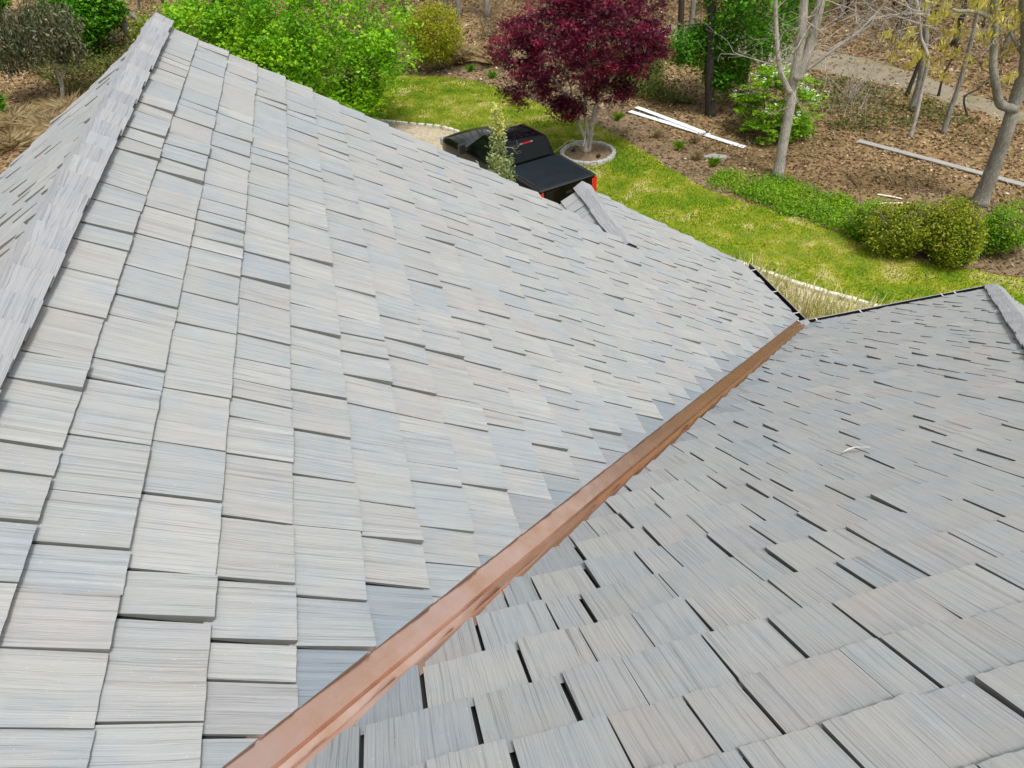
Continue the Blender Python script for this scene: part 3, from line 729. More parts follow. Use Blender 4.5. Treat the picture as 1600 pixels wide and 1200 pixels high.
F_ = [(-30, 22), (-30, 62), (-10, 62), (12, 46), (24, 36), (36, 28), (30, 14), (14, 2.5), (9, 7), (5.5, 13), (4, 19), (1, 26.5), (-2, 29), (-9, 28), (-12, 24)]
Fp = scatter(F_, 200000, 3); dist = np.hypot(Fp[:, 0]+5, Fp[:, 1]+7); Fp = Fp[(g.uniform(0, 1, len(Fp)) < np.clip(26/dist, 0.2, 1)**1.5) & visible(Fp)]
Fp = Fp[~inside(LAWN, Fp) & (~inside(TRACK, Fp) | (g.uniform(0, 1, len(Fp)) < 0.12)) & ~inside(DRIVE, Fp)]
inb = inside(BED, Fp); Fp = Fp[~inb | (g.uniform(0, 1, len(Fp)) < 0.7)]
n = len(Fp); nr = g.normal(0, 0.45, (n, 3)); nr[:, 2] = 1; nr /= np.linalg.norm(nr, axis=1)[:, None]
a = np.cross(nr, g.normal(0, 1, (n, 3))); a /= np.linalg.norm(a, axis=1)[:, None]; b = np.cross(nr, a)
c = np.c_[Fp, g.uniform(0.012, 0.05, n)]; s = (g.uniform(0.03, 0.08, n)*np.clip(np.hypot(Fp[:, 0]+5, Fp[:, 1]+7)/24, 0.9, 1.6))[:, None]
V = np.stack([c-a*s, c+b*s*0.55+nr*s*0.25, c+a*s, c-b*s*0.55+nr*s*0.25], 1).reshape(-1, 3)
rv = np.clip(0.45+0.25*vnoise(Fp, 0.8, 8)+g.normal(0, 0.26, n), 0, 1)
obj('fallen_leaves', quads_mesh('fallen_leaves', V, 4, LM_LITTER, rv), kind='stuff', label='brown fallen leaves covering the woodland floor', category='leaves')

# gravel stones on the drive near the truck, as one mass
Gp = scatter(DRIVE, 30000, 6); Gp = Gp[visible(Gp)]; Gp = Gp[Gp[:, 1] > 12]; n = len(Gp)
a = g.uniform(0, 6.28, n); s = g.uniform(0.015, 0.042, n)
V = np.stack([np.c_[Gp+np.c_[np.cos(a+k*2.09), np.sin(a+k*2.09)]*s[:, None], 0.008+np.where(k == 0, 0.018, 0.004)*np.ones(n)] for k in range(3)], 1).reshape(-1, 3)
M_PEB = leaf_mat('pebble', [(0.0, (0.25, 0.19, 0.11)), (0.5, (0.45, 0.38, 0.26)), (1.0, (0.66, 0.60, 0.48))], 0)
obj('gravel', quads_mesh('gravel', V, 3, M_PEB, g.uniform(0, 1, n)), kind='stuff', label='pale tan gravel of the driveway beside the truck', category='gravel')

def patch(name, label, cat, poly, n, size, h, m, seed, aspect=0.45, upb=0.4):
    g2 = np.random.default_rng(seed); P = scatter(poly, n, seed); P = P + g2.normal(0, 0.10, P.shape); P = P[vnoise(P, 2.0, seed+3) + g2.normal(0, 0.25, len(P)) > -0.32]; n = len(P); hh = np.abs(g2.normal(0, h, n))*(0.5+0.5*np.clip(vnoise(P, 2.2, seed)+0.6, 0, 1.4))
    o = leaves(name, np.c_[P, hh+0.02], 1, 0.02, size, m, seed, None, (0, 0, 0), upb, 'leaf', aspect, rbias=0.35*vnoise(P, 1.5, seed+1))
    o['kind'] = 'stuff'; o['label'] = label; o['category'] = cat
COVER = smooth_poly([(5.9, 13.6), (6.6, 14.4), (7.6, 13.9), (8.6, 12.6), (9.3, 11.0), (9.0, 10.0), (8.7, 8.9), (8.2, 8.95), (7.4, 10.7), (6.3, 12.5)], 5, 0.08)
patch('ground_cover', 'bright green ground cover plants between the lawn and the pale trunk', 'ground cover', COVER, 16000, 0.045, 0.13, LM_COVER, 21)
UND = smooth_poly([(6.5, 22.5), (8.6, 20.6), (8.2, 23), (9.5, 27), (7, 28.5), (5.5, 26)], 4, 0.1)
patch('underbrush', 'dull green low underbrush behind the burgundy tree', 'underbrush', UND, 9000, 0.07, 0.42, LM_UNDER, 22)
UND2 = [(-18, 33), (-14.5, 31.5), (-12, 38), (-13, 47), (-19, 47), (-22, 40)]
patch('underbrush', 'olive undergrowth behind the leathery shrub at the far left', 'underbrush', UND2, 12000, 0.09, 0.5, LM_UNDER, 23)
UND3 = smooth_poly([(12.2, 16.2), (15.0, 15.6), (17.3, 15.2), (16.9, 18.6), (15.0, 21.6), (12.4, 19.4)], 4, 0.1)
patch('underbrush', 'sparse olive brush along the near side of the dirt track', 'underbrush', UND3, 5000, 0.055, 0.16, LM_UNDER, 24)
UND4 = [(17.5, 27), (20.5, 21), (20.6, 12), (26, 13), (28, 24), (22, 34)]
patch('underbrush', 'thin rusty brush on the far side of the dirt track', 'underbrush', UND4, 6000, 0.08, 0.3, LM_LITTER, 25)

# ------------------------------------------------------------------ trees and shrubs
def tree(name, label, cat, loc, runs, m, twigs=0, seed=1, group=None, twig_len=0.9, part='trunk', ns=8, amp=0.1):
    """runs: list of (list of (lateral, height), r0, r1); first run is the trunk"""
    t = thing(name, label, cat, (loc[0], loc[1], 0), 0, group); rg = random.Random(seed); tips = []
    for i, (pts, r0, r1) in enumerate(runs):
        q = densify(lh(pts, seed+i, amp), 4); mb = MB()
        if i == 0: q[0] = q[0] + Vector((0, 0, -0.05))
        mb.tube(q, taper(len(q), r0, r1, 1.35 if i == 0 else 1.1), ns)
        tips.append(q)
        obj(part if i == 0 else 'branch', mb.mesh(part, m, True), t)
    if twigs:
        mb = MB(); ends = []
        for q in tips:
            L0 = len(q)
            for k in range(twigs if q is not tips[0] else twigs//2):
                j = rg.randint(L0//3 if q is not tips[0] else int(L0*0.55), L0-1)
                d = Vector((rg.gauss(0, 1), rg.gauss(0, 1), rg.gauss(0.25, 0.6)))
                limbs(mb, q[j], d, twig_len*rg.uniform(0.6, 1.3), 0.016, 2, rg, 0.7, 0.05, 4, (2, 3), 4, ends, 0.62, 0.0035)
        obj('twigs', mb.mesh('twigs', m), t, kind='stuff')
        t['_e'] = 0; del t['_e']
        return t, ends
    return t, []
# burgundy maple
mt, _ = tree('maple_tree', 'burgundy leaved maple with pale forked stems in a stone edged ring', 'tree', (2.93, 17.6),
    [([(-0.02, 0), (-0.10, 0.59), (-0.29, 1.06), (-0.45, 1.52), (-0.9, 2.3), (-1.5, 3.1)], 0.085, 0.03), ([(0.02, 0), (0.03, 0.7), (-0.06, 1.16), (-0.09, 1.72), (0.0, 2.8), (0.1, 4.2)], 0.075, 0.03),
     ([(0.05, 0), (0.15, 0.81), (0.22, 1.37), (0.3, 1.8), (0.8, 2.6), (1.5, 3.4)], 0.08, 0.03), ([(0.1, 1.0), (0.35, 1.5), (0.3, 2.2), (0.6, 3.2)], 0.04, 0.02), ([(-0.28, 1.0), (-0.55, 1.6), (-0.6, 2.4), (-1.3, 3.8)], 0.04, 0.02)], B_PALE, 3, 31, twig_len=1.2, part='stem')
C1 = np.concatenate([ellipsoid_pts(470, 2.5, 2.3, 2.0, 3.95, 5, 0.5, -0.8, 12, 0.5), ellipsoid_pts(70, 2.2, 1.9, 1.4, 3.8, 6, 0.1)])
C1 = np.concatenate([C1, ellipsoid_pts(34, 0.62, 0.6, 0.42, 1.75, 7) + np.array(LAT*-0.75), ellipsoid_pts(40, 0.9, 0.7, 0.45, 2.2, 8) + np.array(LAT*0.75), ellipsoid_pts(40, 0.9, 0.8, 0.45, 2.35, 9) + np.array(LAT*-2.0),
                     ellipsoid_pts(40, 0.8, 0.8, 0.6, 3.7, 10) + np.array(LAT*2.0), ellipsoid_pts(40, 0.8, 0.7, 0.6, 3.8, 12) + np.array(LAT*-2.35)])
leaves('crown', C1, 50, 0.15, 0.070, LM_MAPLE, 41, mt, upbias=0.5, shape='star', droop=0.4, flat=0.5)
# bright green tree behind the main gable
bt, _ = tree('crabapple_tree', 'bright lime green leafy tree rising behind the left gable end', 'tree', (-6.9, 23.0),
    [([(0, 0), (0.1, 0.8), (0.0, 1.8), (0.3, 3.4), (0.4, 5.0)], 0.17, 0.05), ([(0.05, 1.0), (-1.0, 2.0), (-2.2, 3.2), (-3.0, 4.2)], 0.09, 0.03), ([(0.05, 1.2), (1.2, 1.8), (2.5, 2.4), (3.4, 3.0)], 0.09, 0.03),
     ([(0.2, 2.4), (1.2, 3.4), (2.0, 4.8)], 0.07, 0.02)], B_GREY, 4, 33, twig_len=1.4)
C2 = np.concatenate([ellipsoid_pts(1050, 3.35, 3.2, 2.7, 3.7, 15, 0.4, -0.9, 14, 0.28), ellipsoid_pts(260, 2.4, 2.4, 1.8, 3.0, 115, 0.1), ellipsoid_pts(110, 1.1, 1.0, 0.6, 1.5, 16)+np.array(LAT*2.1), ellipsoid_pts(120, 1.0, 1.0, 0.8, 3.0, 17)+np.array(LAT*3.1), ellipsoid_pts(140, 1.3, 1.3, 0.9, 4.4, 18)+np.array(LAT*-3.1)])
leaves('crown', C2, 32, 0.17, 0.072, LM_LIME, 42, bt, upbias=0.5, aspect=0.62)
# yellow green shrub
ys_, _ = tree('forsythia_shrub', 'round yellow green shrub at the far edge of the lawn', 'shrub', (-0.55, 29.6), [([(0.03*k, 0), (0.25*k, 0.7), (0.45*k, 1.5)], 0.025, 0.008) for k in (-2, -1, 0, 1, 2)], B_BROWN, 2, 35, twig_len=0.7, part='stem')
leaves('crown', np.concatenate([ellipsoid_pts(620, 1.3, 1.2, 1.3, 1.6, 19, 0.4, -0.95, 8, 0.3), ellipsoid_pts(60, 0.6, 0.6, 0.5, 1.9, 20)+np.array(LAT*-1.2)]), 24, 0.14, 0.055, LM_YEL, 43, ys_, upbias=0.3, aspect=0.4)
# leathery shrub at the far left
rh, _ = tree('rhododendron', 'dark leathery leaved shrub on thin forked stems at the far left', 'shrub', (-18.0, 32.4), [([(-0.01, 0), (0.17, 0.72), (0.15, 1.25), (0.0, 1.8), (-0.5, 2.6)], 0.05, 0.02), ([(0.05, 0), (0.37, 0.85), (0.47, 1.41), (0.6, 2.2), (0.4, 3.0)], 0.055, 0.02), ([(0.37, 0.85), (0.78, 1.31), (1.3, 1.8)], 0.03, 0.012)], B_PALE, 4, 36, twig_len=0.8, part='stem')
leaves('crown', np.concatenate([ellipsoid_pts(520, 2.0, 1.8, 1.25, 2.7, 21, 0.4, -0.8, 9, 0.35)+np.array(LAT*-0.4), ellipsoid_pts(60, 0.7, 0.6, 0.5, 2.0, 22)+np.array(LAT*1.2), ellipsoid_pts(60, 0.8, 0.6, 0.5, 1.9, 23)+np.array(LAT*-1.6)]), 16, 0.16, 0.11, LM_DARK, 44, rh, upbias=0.1, aspect=0.26, droop=1.0)
def bush(name, label, loc, rx, ry, rz, cz, n, nper, size, m, seed, group=None, aspect=0.5, cat='shrub', stemm=B_BROWN, low=-0.95, upb=0.4, extra=None):
    t = thing(name, label, cat, (loc[0], loc[1], 0), 0, group); rg = random.Random(seed)
    mb = MB()
    for k in range(7):
        a = k*0.9+rg.random(); limbs(mb, (0.12*math.cos(a), 0.12*math.sin(a), -0.02), (math.cos(a)*0.6*rx, math.sin(a)*0.6*ry, cz+0.2), min(1.4, cz+rz*0.5), 0.022, 2, rg, 0.5, 0.1, 4, (2, 3), 5, None)
    obj('stems', mb.mesh('stems', stemm), t, kind='stuff')
    pts = ellipsoid_pts(n, rx, ry, rz, cz, seed, 0.5, low, 16, 0.34)
    pts[:, 2] = np.maximum(pts[:, 2], 0.05)
    leaves('crown', pts, nper, 0.085*max(1, rx), size, m, seed+50, t, upbias=upb, aspect=aspect)
    return t
bush('azalea_shrub', 'olive rounded shrub, left of the three beside the lawn', (8.85, 8.15), 0.78, 0.70, 0.64, 0.66, 800, 17, 0.038, LM_BOX, 61, 'clipped shrubs beside the lawn', stemm=B_GREY)
bush('azalea_shrub', 'largest yellow green rounded shrub, middle of the three by the lawn', (9.75, 7.35), 0.74, 0.74, 0.68, 0.72, 850, 17, 0.038, LM_BOX, 62, 'clipped shrubs beside the lawn')
bush('azalea_shrub', 'loose leafy green shrub at the right picture edge, right of the clipped pair', (11.0, 7.3), 0.75, 0.75, 0.66, 0.70, 600, 15, 0.036, LM_COVER, 63, 'clipped shrubs beside the lawn')
bush('groundsel_bush', 'small deep green bush tucked against the olive shrub', (8.35, 9.05), 0.38, 0.42, 0.50, 0.48, 260, 15, 0.038, LM_COVER, 64)
bush('evergreen_bush', 'low bright green bush at the left picture edge', (-20.6, 30.6), 0.9, 0.9, 0.8, 0.7, 200, 14, 0.08, LM_MID, 65)
bush('evergreen_bush', 'dark green dense bush in the top left corner', (-24.5, 44), 2.4, 2.2, 2.3, 2.2, 700, 15, 0.14, LM_MID, 66)
bush('evergreen_bush', 'mid green bush behind the leathery shrub', (-17.6, 40.5), 2.2, 2.0, 1.9, 1.9, 700, 15, 0.13, LM_MID, 67)
bush('evergreen_bush', 'olive bush beside the slanting grey trunk', (-14.3, 38.0), 1.0, 0.9, 1.0, 0.9, 200, 14, 0.08, LM_BOX, 68)
# leafy green tree right of the dark trunk
gt, _ = tree('leafy_tree', 'mid green leafy tree between the dark trunk and the pale trunk', 'tree', (10.1, 19.9), [([(0, 0), (0.05, 1.5), (0.0, 3.0), (0.1, 5.5)], 0.13, 0.05), ([(0, 1.6), (-1.0, 2.5), (-1.9, 3.2)], 0.06, 0.02), ([(0.0, 2.0), (0.9, 3.0), (1.6, 4.0)], 0.06, 0.02)], B_BROWN, 3, 37, twig_len=1.1)
leaves('crown', np.concatenate([ellipsoid_pts(620, 2.05, 1.8, 2.6, 4.0, 24, 0.45, -0.95, 9, 0.3), ellipsoid_pts(110, 0.9, 0.8, 0.6, 2.4, 25)+np.array(LAT*-2.1), ellipsoid_pts(110, 0.8, 0.8, 0.6, 1.4, 26)+np.array(LAT*-0.9)]), 30, 0.17, 0.075, LM_MID, 45, gt, upbias=0.5)
# tiered viburnum with white flowers
vb, _ = tree('viburnum', 'light green tiered shrub with flat white flower clusters by the pale trunk', 'shrub', (9.75, 16.9), [([(0.04*k, 0), (0.28*k, 0.8), (0.5*k, 1.6)], 0.03, 0.01) for k in (-2, -1, 0, 1, 2)], B_BROWN, 2, 38, twig_len=0.7, part='stem')
g2 = np.random.default_rng(77); tiers = []; flow = []
for k in range(130):
    h = 0.25*round(g2.uniform(0.15, 2.35)/0.25)+g2.normal(0, 0.03); rmax = 1.35*math.sqrt(max(0.1, 1-((h-1.05)/1.6)**2)); a = g2.uniform(0, 6.28); rr_ = rmax*g2.uniform(0.2, 1.0)**0.6
    cx, cy = rr_*math.cos(a)+0.1, rr_*math.sin(a); rt = g2.uniform(0.22, 0.42)
    for j in range(17):
        th = g2.uniform(0, 6.28); rad = rt*math.sqrt(g2.uniform()); tiers.append((cx+rad*math.cos(th), cy+rad*math.sin(th), h-0.12*rad/rt+g2.normal(0, 0.012)))
        if h > 0.95 and j < 3 and g2.uniform() < 0.45: flow.append((cx+rad*math.cos(th), cy+rad*math.sin(th), h+0.06))
leaves('crown', np.array(tiers), 6, 0.06, 0.055, LM_VIB, 46, vb, upbias=1.6, aspect=0.5, flat=0.2)
leaves('flowers', np.array(flow), 5, 0.045, 0.035, LM_WHITE, 47, vb, upbias=3.0, aspect=0.8, flat=0.15)['kind'] = 'stuff'
# narrow holly beside the truck
ho, _ = tree('holly_tree', 'narrow grey green young tree with a yellow tip in front of the truck', 'tree', (-1.70, 10.9), [([(0, 0), (0.02, 1.5), (0.0, 3.0), (0.0, 4.4)], 0.04, 0.008)], B_GREY, 10, 39, twig_len=0.42, part='stem')
hp_ = []
for k in range(430):
    h = 0.4+4.0*g2.uniform(); rad = max(0.05, 0.44*min(1, (4.55-h)/2.2)**0.8)
    if h > 3.3: rad = 0.20-0.14*(h-3.3)/1.2
    a = g2.uniform(0, 6.28); r1 = rad*math.sqrt(g2.uniform()); hp_.append((r1*math.cos(a), r1*math.sin(a), h))
hp_ = np.array(hp_)
leaves('crown', hp_, 11, 0.055, 0.045, LM_HOLLY, 48, ho, upbias=0.1, aspect=0.42, rbias=np.where(hp_[:, 2] > 3.7, 0.5, 0.0))
# big pale trunk and the right hand tree
tree('pale_oak_tree', 'pale grey forked trunk with bare right hand limbs, rising beside the viburnum', 'tree', (8.22, 13.59),
    [([(0, 0), (-0.01, 1.19), (0, 2.21), (-0.05, 2.98), (-0.08, 4.26), (-0.18, 5.29), (-0.27, 6.3), (-0.3, 8.0)], 0.175, 0.10), ([(0.02, 3.1), (0.16, 3.6), (0.24, 4.3), (0.26, 5.3), (0.3, 6.8)], 0.17, 0.12),
     ([(-0.14, 2.72), (-0.45, 3.2), (-0.63, 3.58), (-0.80, 4.31), (-1.01, 5.34), (-1.1, 6.4)], 0.085, 0.05), ([(0.05, 3.2), (0.51, 3.54), (0.83, 3.82), (1.56, 4.34), (2.14, 4.99), (2.6, 5.8)], 0.065, 0.02), ([(0.83, 3.82), (1.74, 4.36), (2.59, 4.71), (3.42, 4.71)], 0.04, 0.012)], B_PALE, 16, 51, twig_len=1.2, amp=0.05)
rt_, ends = tree('grey_oak_tree', 'leaning grey trunk with a crooked lichen covered limb at the right picture edge', 'tree', (12.76, 9.82),
    [([(0, 0), (0.01, 0.77), (0, 1.55), (-0.06, 2.3), (-0.08, 3.19), (-0.18, 3.86), (-0.42, 4.68), (-0.87, 5.61), (-1.3, 6.6)], 0.235, 0.11), ([(-0.05, 2.85), (-0.51, 3.0), (-0.78, 3.4), (-1.08, 4.08), (-1.26, 4.73), (-1.67, 5.66), (-2.0, 6.5)], 0.13, 0.08),
     ([(-1.51, 5.23), (-2.1, 5.42), (-2.62, 5.49), (-3.0, 5.75)], 0.06, 0.02), ([(-0.26, 4.19), (-0.91, 4.86), (-1.05, 5.03), (-1.3, 4.7)], 0.05, 0.02)], B_GREY, 5, 52, twig_len=0.7, amp=0.05)
rt_.children[1].data.materials[0] = B_LICHEN
oc = []
for k in range(85):
    l, h = g2.uniform(-3.9, 0.6), g2.uniform(3.7, 6.2)
    if h < 3.4+0.35*abs(l+1.2): continue
    oc.append(tuple(LAT*l + DEP*g2.normal(0, 0.5) + Vector((0, 0, h))))
leaves('leaf_clusters', np.array(oc), 30, 0.085, 0.078, LM_OAK, 53, rt_, upbias=0.0, aspect=0.28, droop=1.6)
# saplings and trunks in the wood
def stem(name, label, cat, loc, pts, r0, r1, m, seed, tw=3, group='slim trunks by the dirt track', tl=0.8):
    return tree(name, label, cat, loc, [(pts, r0, r1)], m, tw, seed, group, twig_len=tl, ns=7, amp=0.04)[0]
stem('sapling', 'slim pale sapling bending left above the grey plank', 'sapling', (14.11, 14.9), [(0, 0), (0.01, 0.8), (-0.04, 1.89), (-0.19, 2.72), (-0.59, 3.34), (-1.0, 4.14), (-1.5, 5.3)], 0.075, 0.045, B_PALE, 71, 8)
stem('sapling', 'straight grey sapling right of the pale bending one', 'sapling', (15.44, 14.84), [(0, 0), (-0.03, 0.64), (0.01, 1.52), (-0.06, 2.58), (-0.16, 3.58), (-0.4, 5.2)], 0.10, 0.06, B_GREY, 72, 6)
stem('sapling', 'thin black slanting sapling on the track edge', 'sapling', (16.68, 18.61), [(0, 0), (0.12, 0.98), (0.1, 1.69), (-0.11, 2.84), (-0.4, 4.6)], 0.085, 0.05, B_DARK, 73, 4)
stem('sapling', 'thicker grey sapling directly behind the pale bending one', 'sapling', (15.88, 17.2), [(0, 0), (-0.03, 1.24), (-0.26, 2.59), (-0.7, 4.28), (-0.8, 5.4)], 0.13, 0.09, B_GREY, 74, 4)
stem('sapling', 'short dark crooked sapling standing in the track verge', 'sapling', (17.79, 18.15), [(0, 0), (-0.05, 0.79), (0.09, 1.4), (0.04, 2.14), (-0.09, 3.2)], 0.05, 0.02, B_DARK, 75, 5)
stem('sapling', 'small dark zigzag sapling near the lichen limb', 'sapling', (17.3, 15.9), [(0, 0), (-0.36, 0.7), (0.07, 1.02), (0.22, 1.24), (0.6, 1.6)], 0.04, 0.015, B_DARK, 76, 4)
stem('pine_tree', 'black straight trunk in the litter above the white boards', 'tree', (8.65, 19.49), [(0, 0), (-0.17, 0.99), (-0.3, 2.39), (-0.42, 4.13), (-0.5, 6), (-0.5, 9)], 0.19, 0.13, B_DARK, 77, 3, None, 1.4)
stem('pine_tree', 'dark trunk in the wood just right of the burgundy crown', 'tree', (10.31, 26.2), [(0, 0), (-0.1, 1.6), (-0.19, 3.66), (-0.2, 8)], 0.16, 0.11, B_DARK, 78, 3, None, 1.4)
stem('oak_tree', 'greyish trunk paired with the dark one right of the burgundy crown', 'tree', (10.63, 26.06), [(0, 0), (0.02, 1.46), (0.01, 3.65), (0.1, 8)], 0.14, 0.10, B_GREY, 79, 9, None, 1.6)
tree('dead_tree', 'bare leaning grey trunk behind the left gable peak', 'tree', (-15.88, 41.3), [([(0, 0), (-0.17, 0.52), (-0.6, 1.69), (-0.75, 2.66), (-1.2, 5)], 0.30, 0.2), ([(0.85, 0.7), (0.52, 1.3), (-0.16, 1.93), (-0.36, 2.48), (-0.9, 4.5)], 0.16, 0.12), ([(0.42, 1.31), (0.78, 2.0), (1.12, 2.9)], 0.09, 0.05)], B_GREY, 6, 80, twig_len=1.6)
# the wood behind: trunks, some given added shade crowns, labelled by their order from the left
rg = random.Random(99); placed = [(-15.9, 41.3), (10.3, 26.2), (10.6, 26)]; wood = []
ORD = ['first', 'second', 'third', 'fourth', 'fifth', 'sixth', 'seventh', 'eighth', 'ninth', 'tenth', 'eleventh', 'twelfth', 'thirteenth', 'fourteenth', 'fifteenth', 'sixteenth', 'seventeenth', 'eighteenth', 'nineteenth', 'twentieth']
ORD += ['twenty %s' % o_ for o_ in ORD[:9]] + ['thirtieth'] + ['thirty %s' % o_ for o_ in ORD[:9]] + ['fortieth'] + ['forty %s' % o_ for o_ in ORD[:9]] + ['fiftieth']
def pxy(p):
    d = Vector(p)-CAM; z = d.dot(CF); return 800+1144.17*d.dot(CR)/z, 600+1144.17*d.dot(CD)/z
while len(wood) < 48:
    x, y = rg.uniform(-30, 40), rg.uniform(20, 62)
    px_, py_ = pxy((x, y, 0.0))
    if not (255 < px_ < 1590 and -14 < py_ < 175) or 260 < px_ < 600 and py_ > -4: continue
    if py_ > 45+max(0, px_-1290)*0.22 or px_ < 1290 and py_ > 30: continue
    if inside(TRACK, np.array([[x, y]]))[0] or inside(LAWN, np.array([[x, y]]))[0]: continue
    if any((x-a)**2+(y-b)**2 < 1.6 for a, b in placed): continue
    placed.append((x, y)); wood.append((px_, x, y))
wood.sort()
for kk, (px_, x, y) in enumerate(wood):
    m = rg.choice([B_DARK, B_DARK, B_BROWN, B_GREY, B_GREY]); r0 = rg.uniform(0.07, 0.2)
    h = rg.uniform(7, 11); ln = rg.gauss(0, 0.5)
    tone = 'dark' if m is B_DARK else ('brown' if m is B_BROWN else 'grey')
    wt, _ = tree('wood_tree', '%s trunk, %s from the left along the distant wood' % (tone, ORD[kk]), 'tree', (x, y), [([(0, 0), (ln*0.2, h*0.3), (ln*0.5, h*0.65), (ln, h)], r0, r0*0.5)], m, 4, 200+kk, 'trunks in the distant wood', twig_len=2.0, ns=6)
    if m is B_DARK or kk % 3 == 0:
        leaves('crown', ellipsoid_pts(70, 2.3, 2.3, 1.6, h-0.6, 900+kk, 0.2, -0.7), 26, 0.32, 0.13, LM_SHADE_PINE, 950+kk, wt, upbias=0.2, aspect=0.16)  # unseen needle crown added above the view to shade the wood floor
# fine bare brush tangles low in the wood
for k, (x, y, lab) in enumerate([(4.5, 31.5, 'bare tan brush behind the yellow green shrub'), (7.8, 30.5, 'tangled bare twigs above the burgundy crown'), (11.8, 22.6, 'bare pale twiggy brush right of the black trunk'), (14.2, 26.5, 'bare twiggy brush at the head of the dirt track'), (13.0, 17.6, 'bare grey brush left of the saplings'),
                              (-11.5, 39.5, 'bare brown brush behind the gable peak'), (-8.0, 44, 'bare brown brush behind the lime green tree'), (20.5, 24.5, 'bare brush beyond the dirt track bend'), (3.0, 33.5, 'pale bare brush left of the burgundy crown top'), (10.0, 32.0, 'grey bare brush far behind the paired trunks'), (12.6, 29.8, 'brown bare brush where the dirt track vanishes'), (22.8, 20.5, 'dense bare brush beyond the track at the right'), (17.0, 28.5, 'bare brush above the track between the pale limbs'), (0.2, 35.5, 'bare brush at the top above the yellow green shrub')]):
    t = thing('brush', lab, 'brush', (x, y, 0)); mb = MB(); r2 = random.Random(300+k)
    for j in range(12): limbs(mb, (r2.gauss(0, 0.5), r2.gauss(0, 0.5), -0.02), (r2.gauss(0, 0.4), r2.gauss(0, 0.4), 1), r2.uniform(0.7, 1.5), 0.014, 3, r2, 0.6, 0.1, 4, (2, 3), 4, None, 0.65, 0.004)
    obj('stems', mb.mesh('stems', B_PALE if k in (2, 4) else B_BROWN), t, kind='stuff')

# whip stemmed shrubs in the straw bed between the gutters
def whips(label, loc, rad, n, h, seed):
    t = thing('whip_shrub', label, 'shrub', (loc[0], loc[1], 0.02), 0, 'whip stemmed shrubs in the straw bed'); r2 = random.Random(seed); mb = MB(); tp = []
    for j in range(n):
        a, r_ = r2.uniform(0, 6.28), rad*math.sqrt(r2.random()); x, y = r_*math.cos(a), r_*math.sin(a); hh = h*r2.uniform(0.65, 1.1)
        dx, dy = x*0.35+r2.gauss(0, 0.07), y*0.35+r2.gauss(0, 0.07)
        pts = [(x, y, -0.02), (x+dx*0.4, y+dy*0.4, hh*0.5), (x+dx, y+dy, hh)]
        mb.tube(pts, [0.010, 0.008, 0.004], 4, False)
        for s in range(7):
            f = r2.uniform(0.35, 1.0); tp.append((x+dx*f, y+dy*f, hh*f))
    me = mb.mesh('stems', LM_STEM); a_ = me.attributes.new('rnd', 'FLOAT', 'FACE'); vals = np.repeat(np.random.default_rng(seed).uniform(0, 1, n), len(me.polygons)//n); a_.data.foreach_set('value', vals.astype(np.float32))
    obj('stems', me, t, kind='stuff')
    leaves('buds', np.array(tp), 2, 0.015, 0.020, LM_YEL, seed+1, t, upbias=0.2, aspect=0.45)
for k, (x, y, lab) in enumerate([(3.0, 4.3, 'upright bare stems nearest the gutter corner'), (3.4, 6.3, 'upright budding stems beside the left gutter'), (4.0, 7.6, 'budding stems at the far end of the left gutter'), (4.6, 5.9, 'upright budding stems in the middle of the straw bed'), (4.9, 4.4, 'bare pale stems beside the right gutter'), (5.6, 5.2, 'bare stems by the pale edging near the right gutter')]):
    whips(lab, (x, y), 0.85, 250, [0.9, 0.62, 0.5, 0.7, 0.75, 0.5][k], 400+k)

# grass clumps in the beds
def clump(name, label, cat, loc, n, h, spread, m, seed, group=None):
    g3 = np.random.default_rng(seed); t = thing(name, label, cat, (loc[0], loc[1], 0.004), 0, group)
    base = g3.normal(0, spread*0.25, (n, 2)); out = base*1.0 + g3.normal(0, spread, (n, 2)); hh = h*g3.uniform(0.5, 1.1, n); an = g3.uniform(0, 6.28, n); wv2 = np.c_[np.cos(an), np.sin(an)]*0.006
    mid = (base+out)/2
    V = np.stack([np.c_[base-wv2, np.zeros(n)], np.c_[base+wv2, np.zeros(n)], np.c_[mid+wv2*0.8, hh*0.7], np.c_[out, hh]], 1).reshape(-1, 3)
    obj('blades', quads_mesh('blades', V, 4, m, g3.uniform(0, 1, n)), t)
CL = [((5.1, 20.3), LM_COVER, 'small green tuft left of the white boards'), ((5.85, 18.1), LM_DRY, 'tan dry tuft below the white boards'), ((6.1, 16.75), LM_COVER, 'small green tuft below the middle of the white boards'), ((6.3, 15.7), LM_DRY, 'tan dry tuft left of the flat stone'),
      ((6.6, 15.0), LM_COVER, 'green tuft at the pointed end of the mulch bed'), ((0.87, 28.8), LM_MID, 'dark green clump at the lawn edge below the yellow shrub'), ((1.65, 27.4), LM_MID, 'dark green clump at the lawn edge left of the burgundy crown'),
      ((6.9, 17.1), LM_DRY, 'tan dry tuft close to the white boards'), ((2.2, 29.6), LM_DRY, 'broad tan dry grass beside the burgundy crown'), ((0.9, 30.3), LM_DRY, 'tan dry grass right of the yellow shrub')]
for k, (l, m, lab) in enumerate(CL):
    big = k >= 8
    clump('grass_clump', lab, 'grass clump', l, 520 if big else 150, 0.75 if big else 0.34, 0.5 if big else 0.12, m, 500+k, 'grass clumps in the mulch bed')
for k, (l, lab) in enumerate([((-19.2, 29.2), 'tan dry grass nearest the left picture edge'), ((-17.6, 28.4), 'tan dry grass touching the far roof slope'), ((-18.6, 26.4), 'tan dry grass low at the left picture edge'), ((-16.6, 27.0), 'tan dry grass half hidden by the roof'), ((-17.2, 30.2), 'tan dry grass under the leathery shrub')]):
    clump('grass_clump', lab, 'grass clump', l, 700, 0.6, 0.6, LM_DRY, 520+k, 'dry grass at the far left')

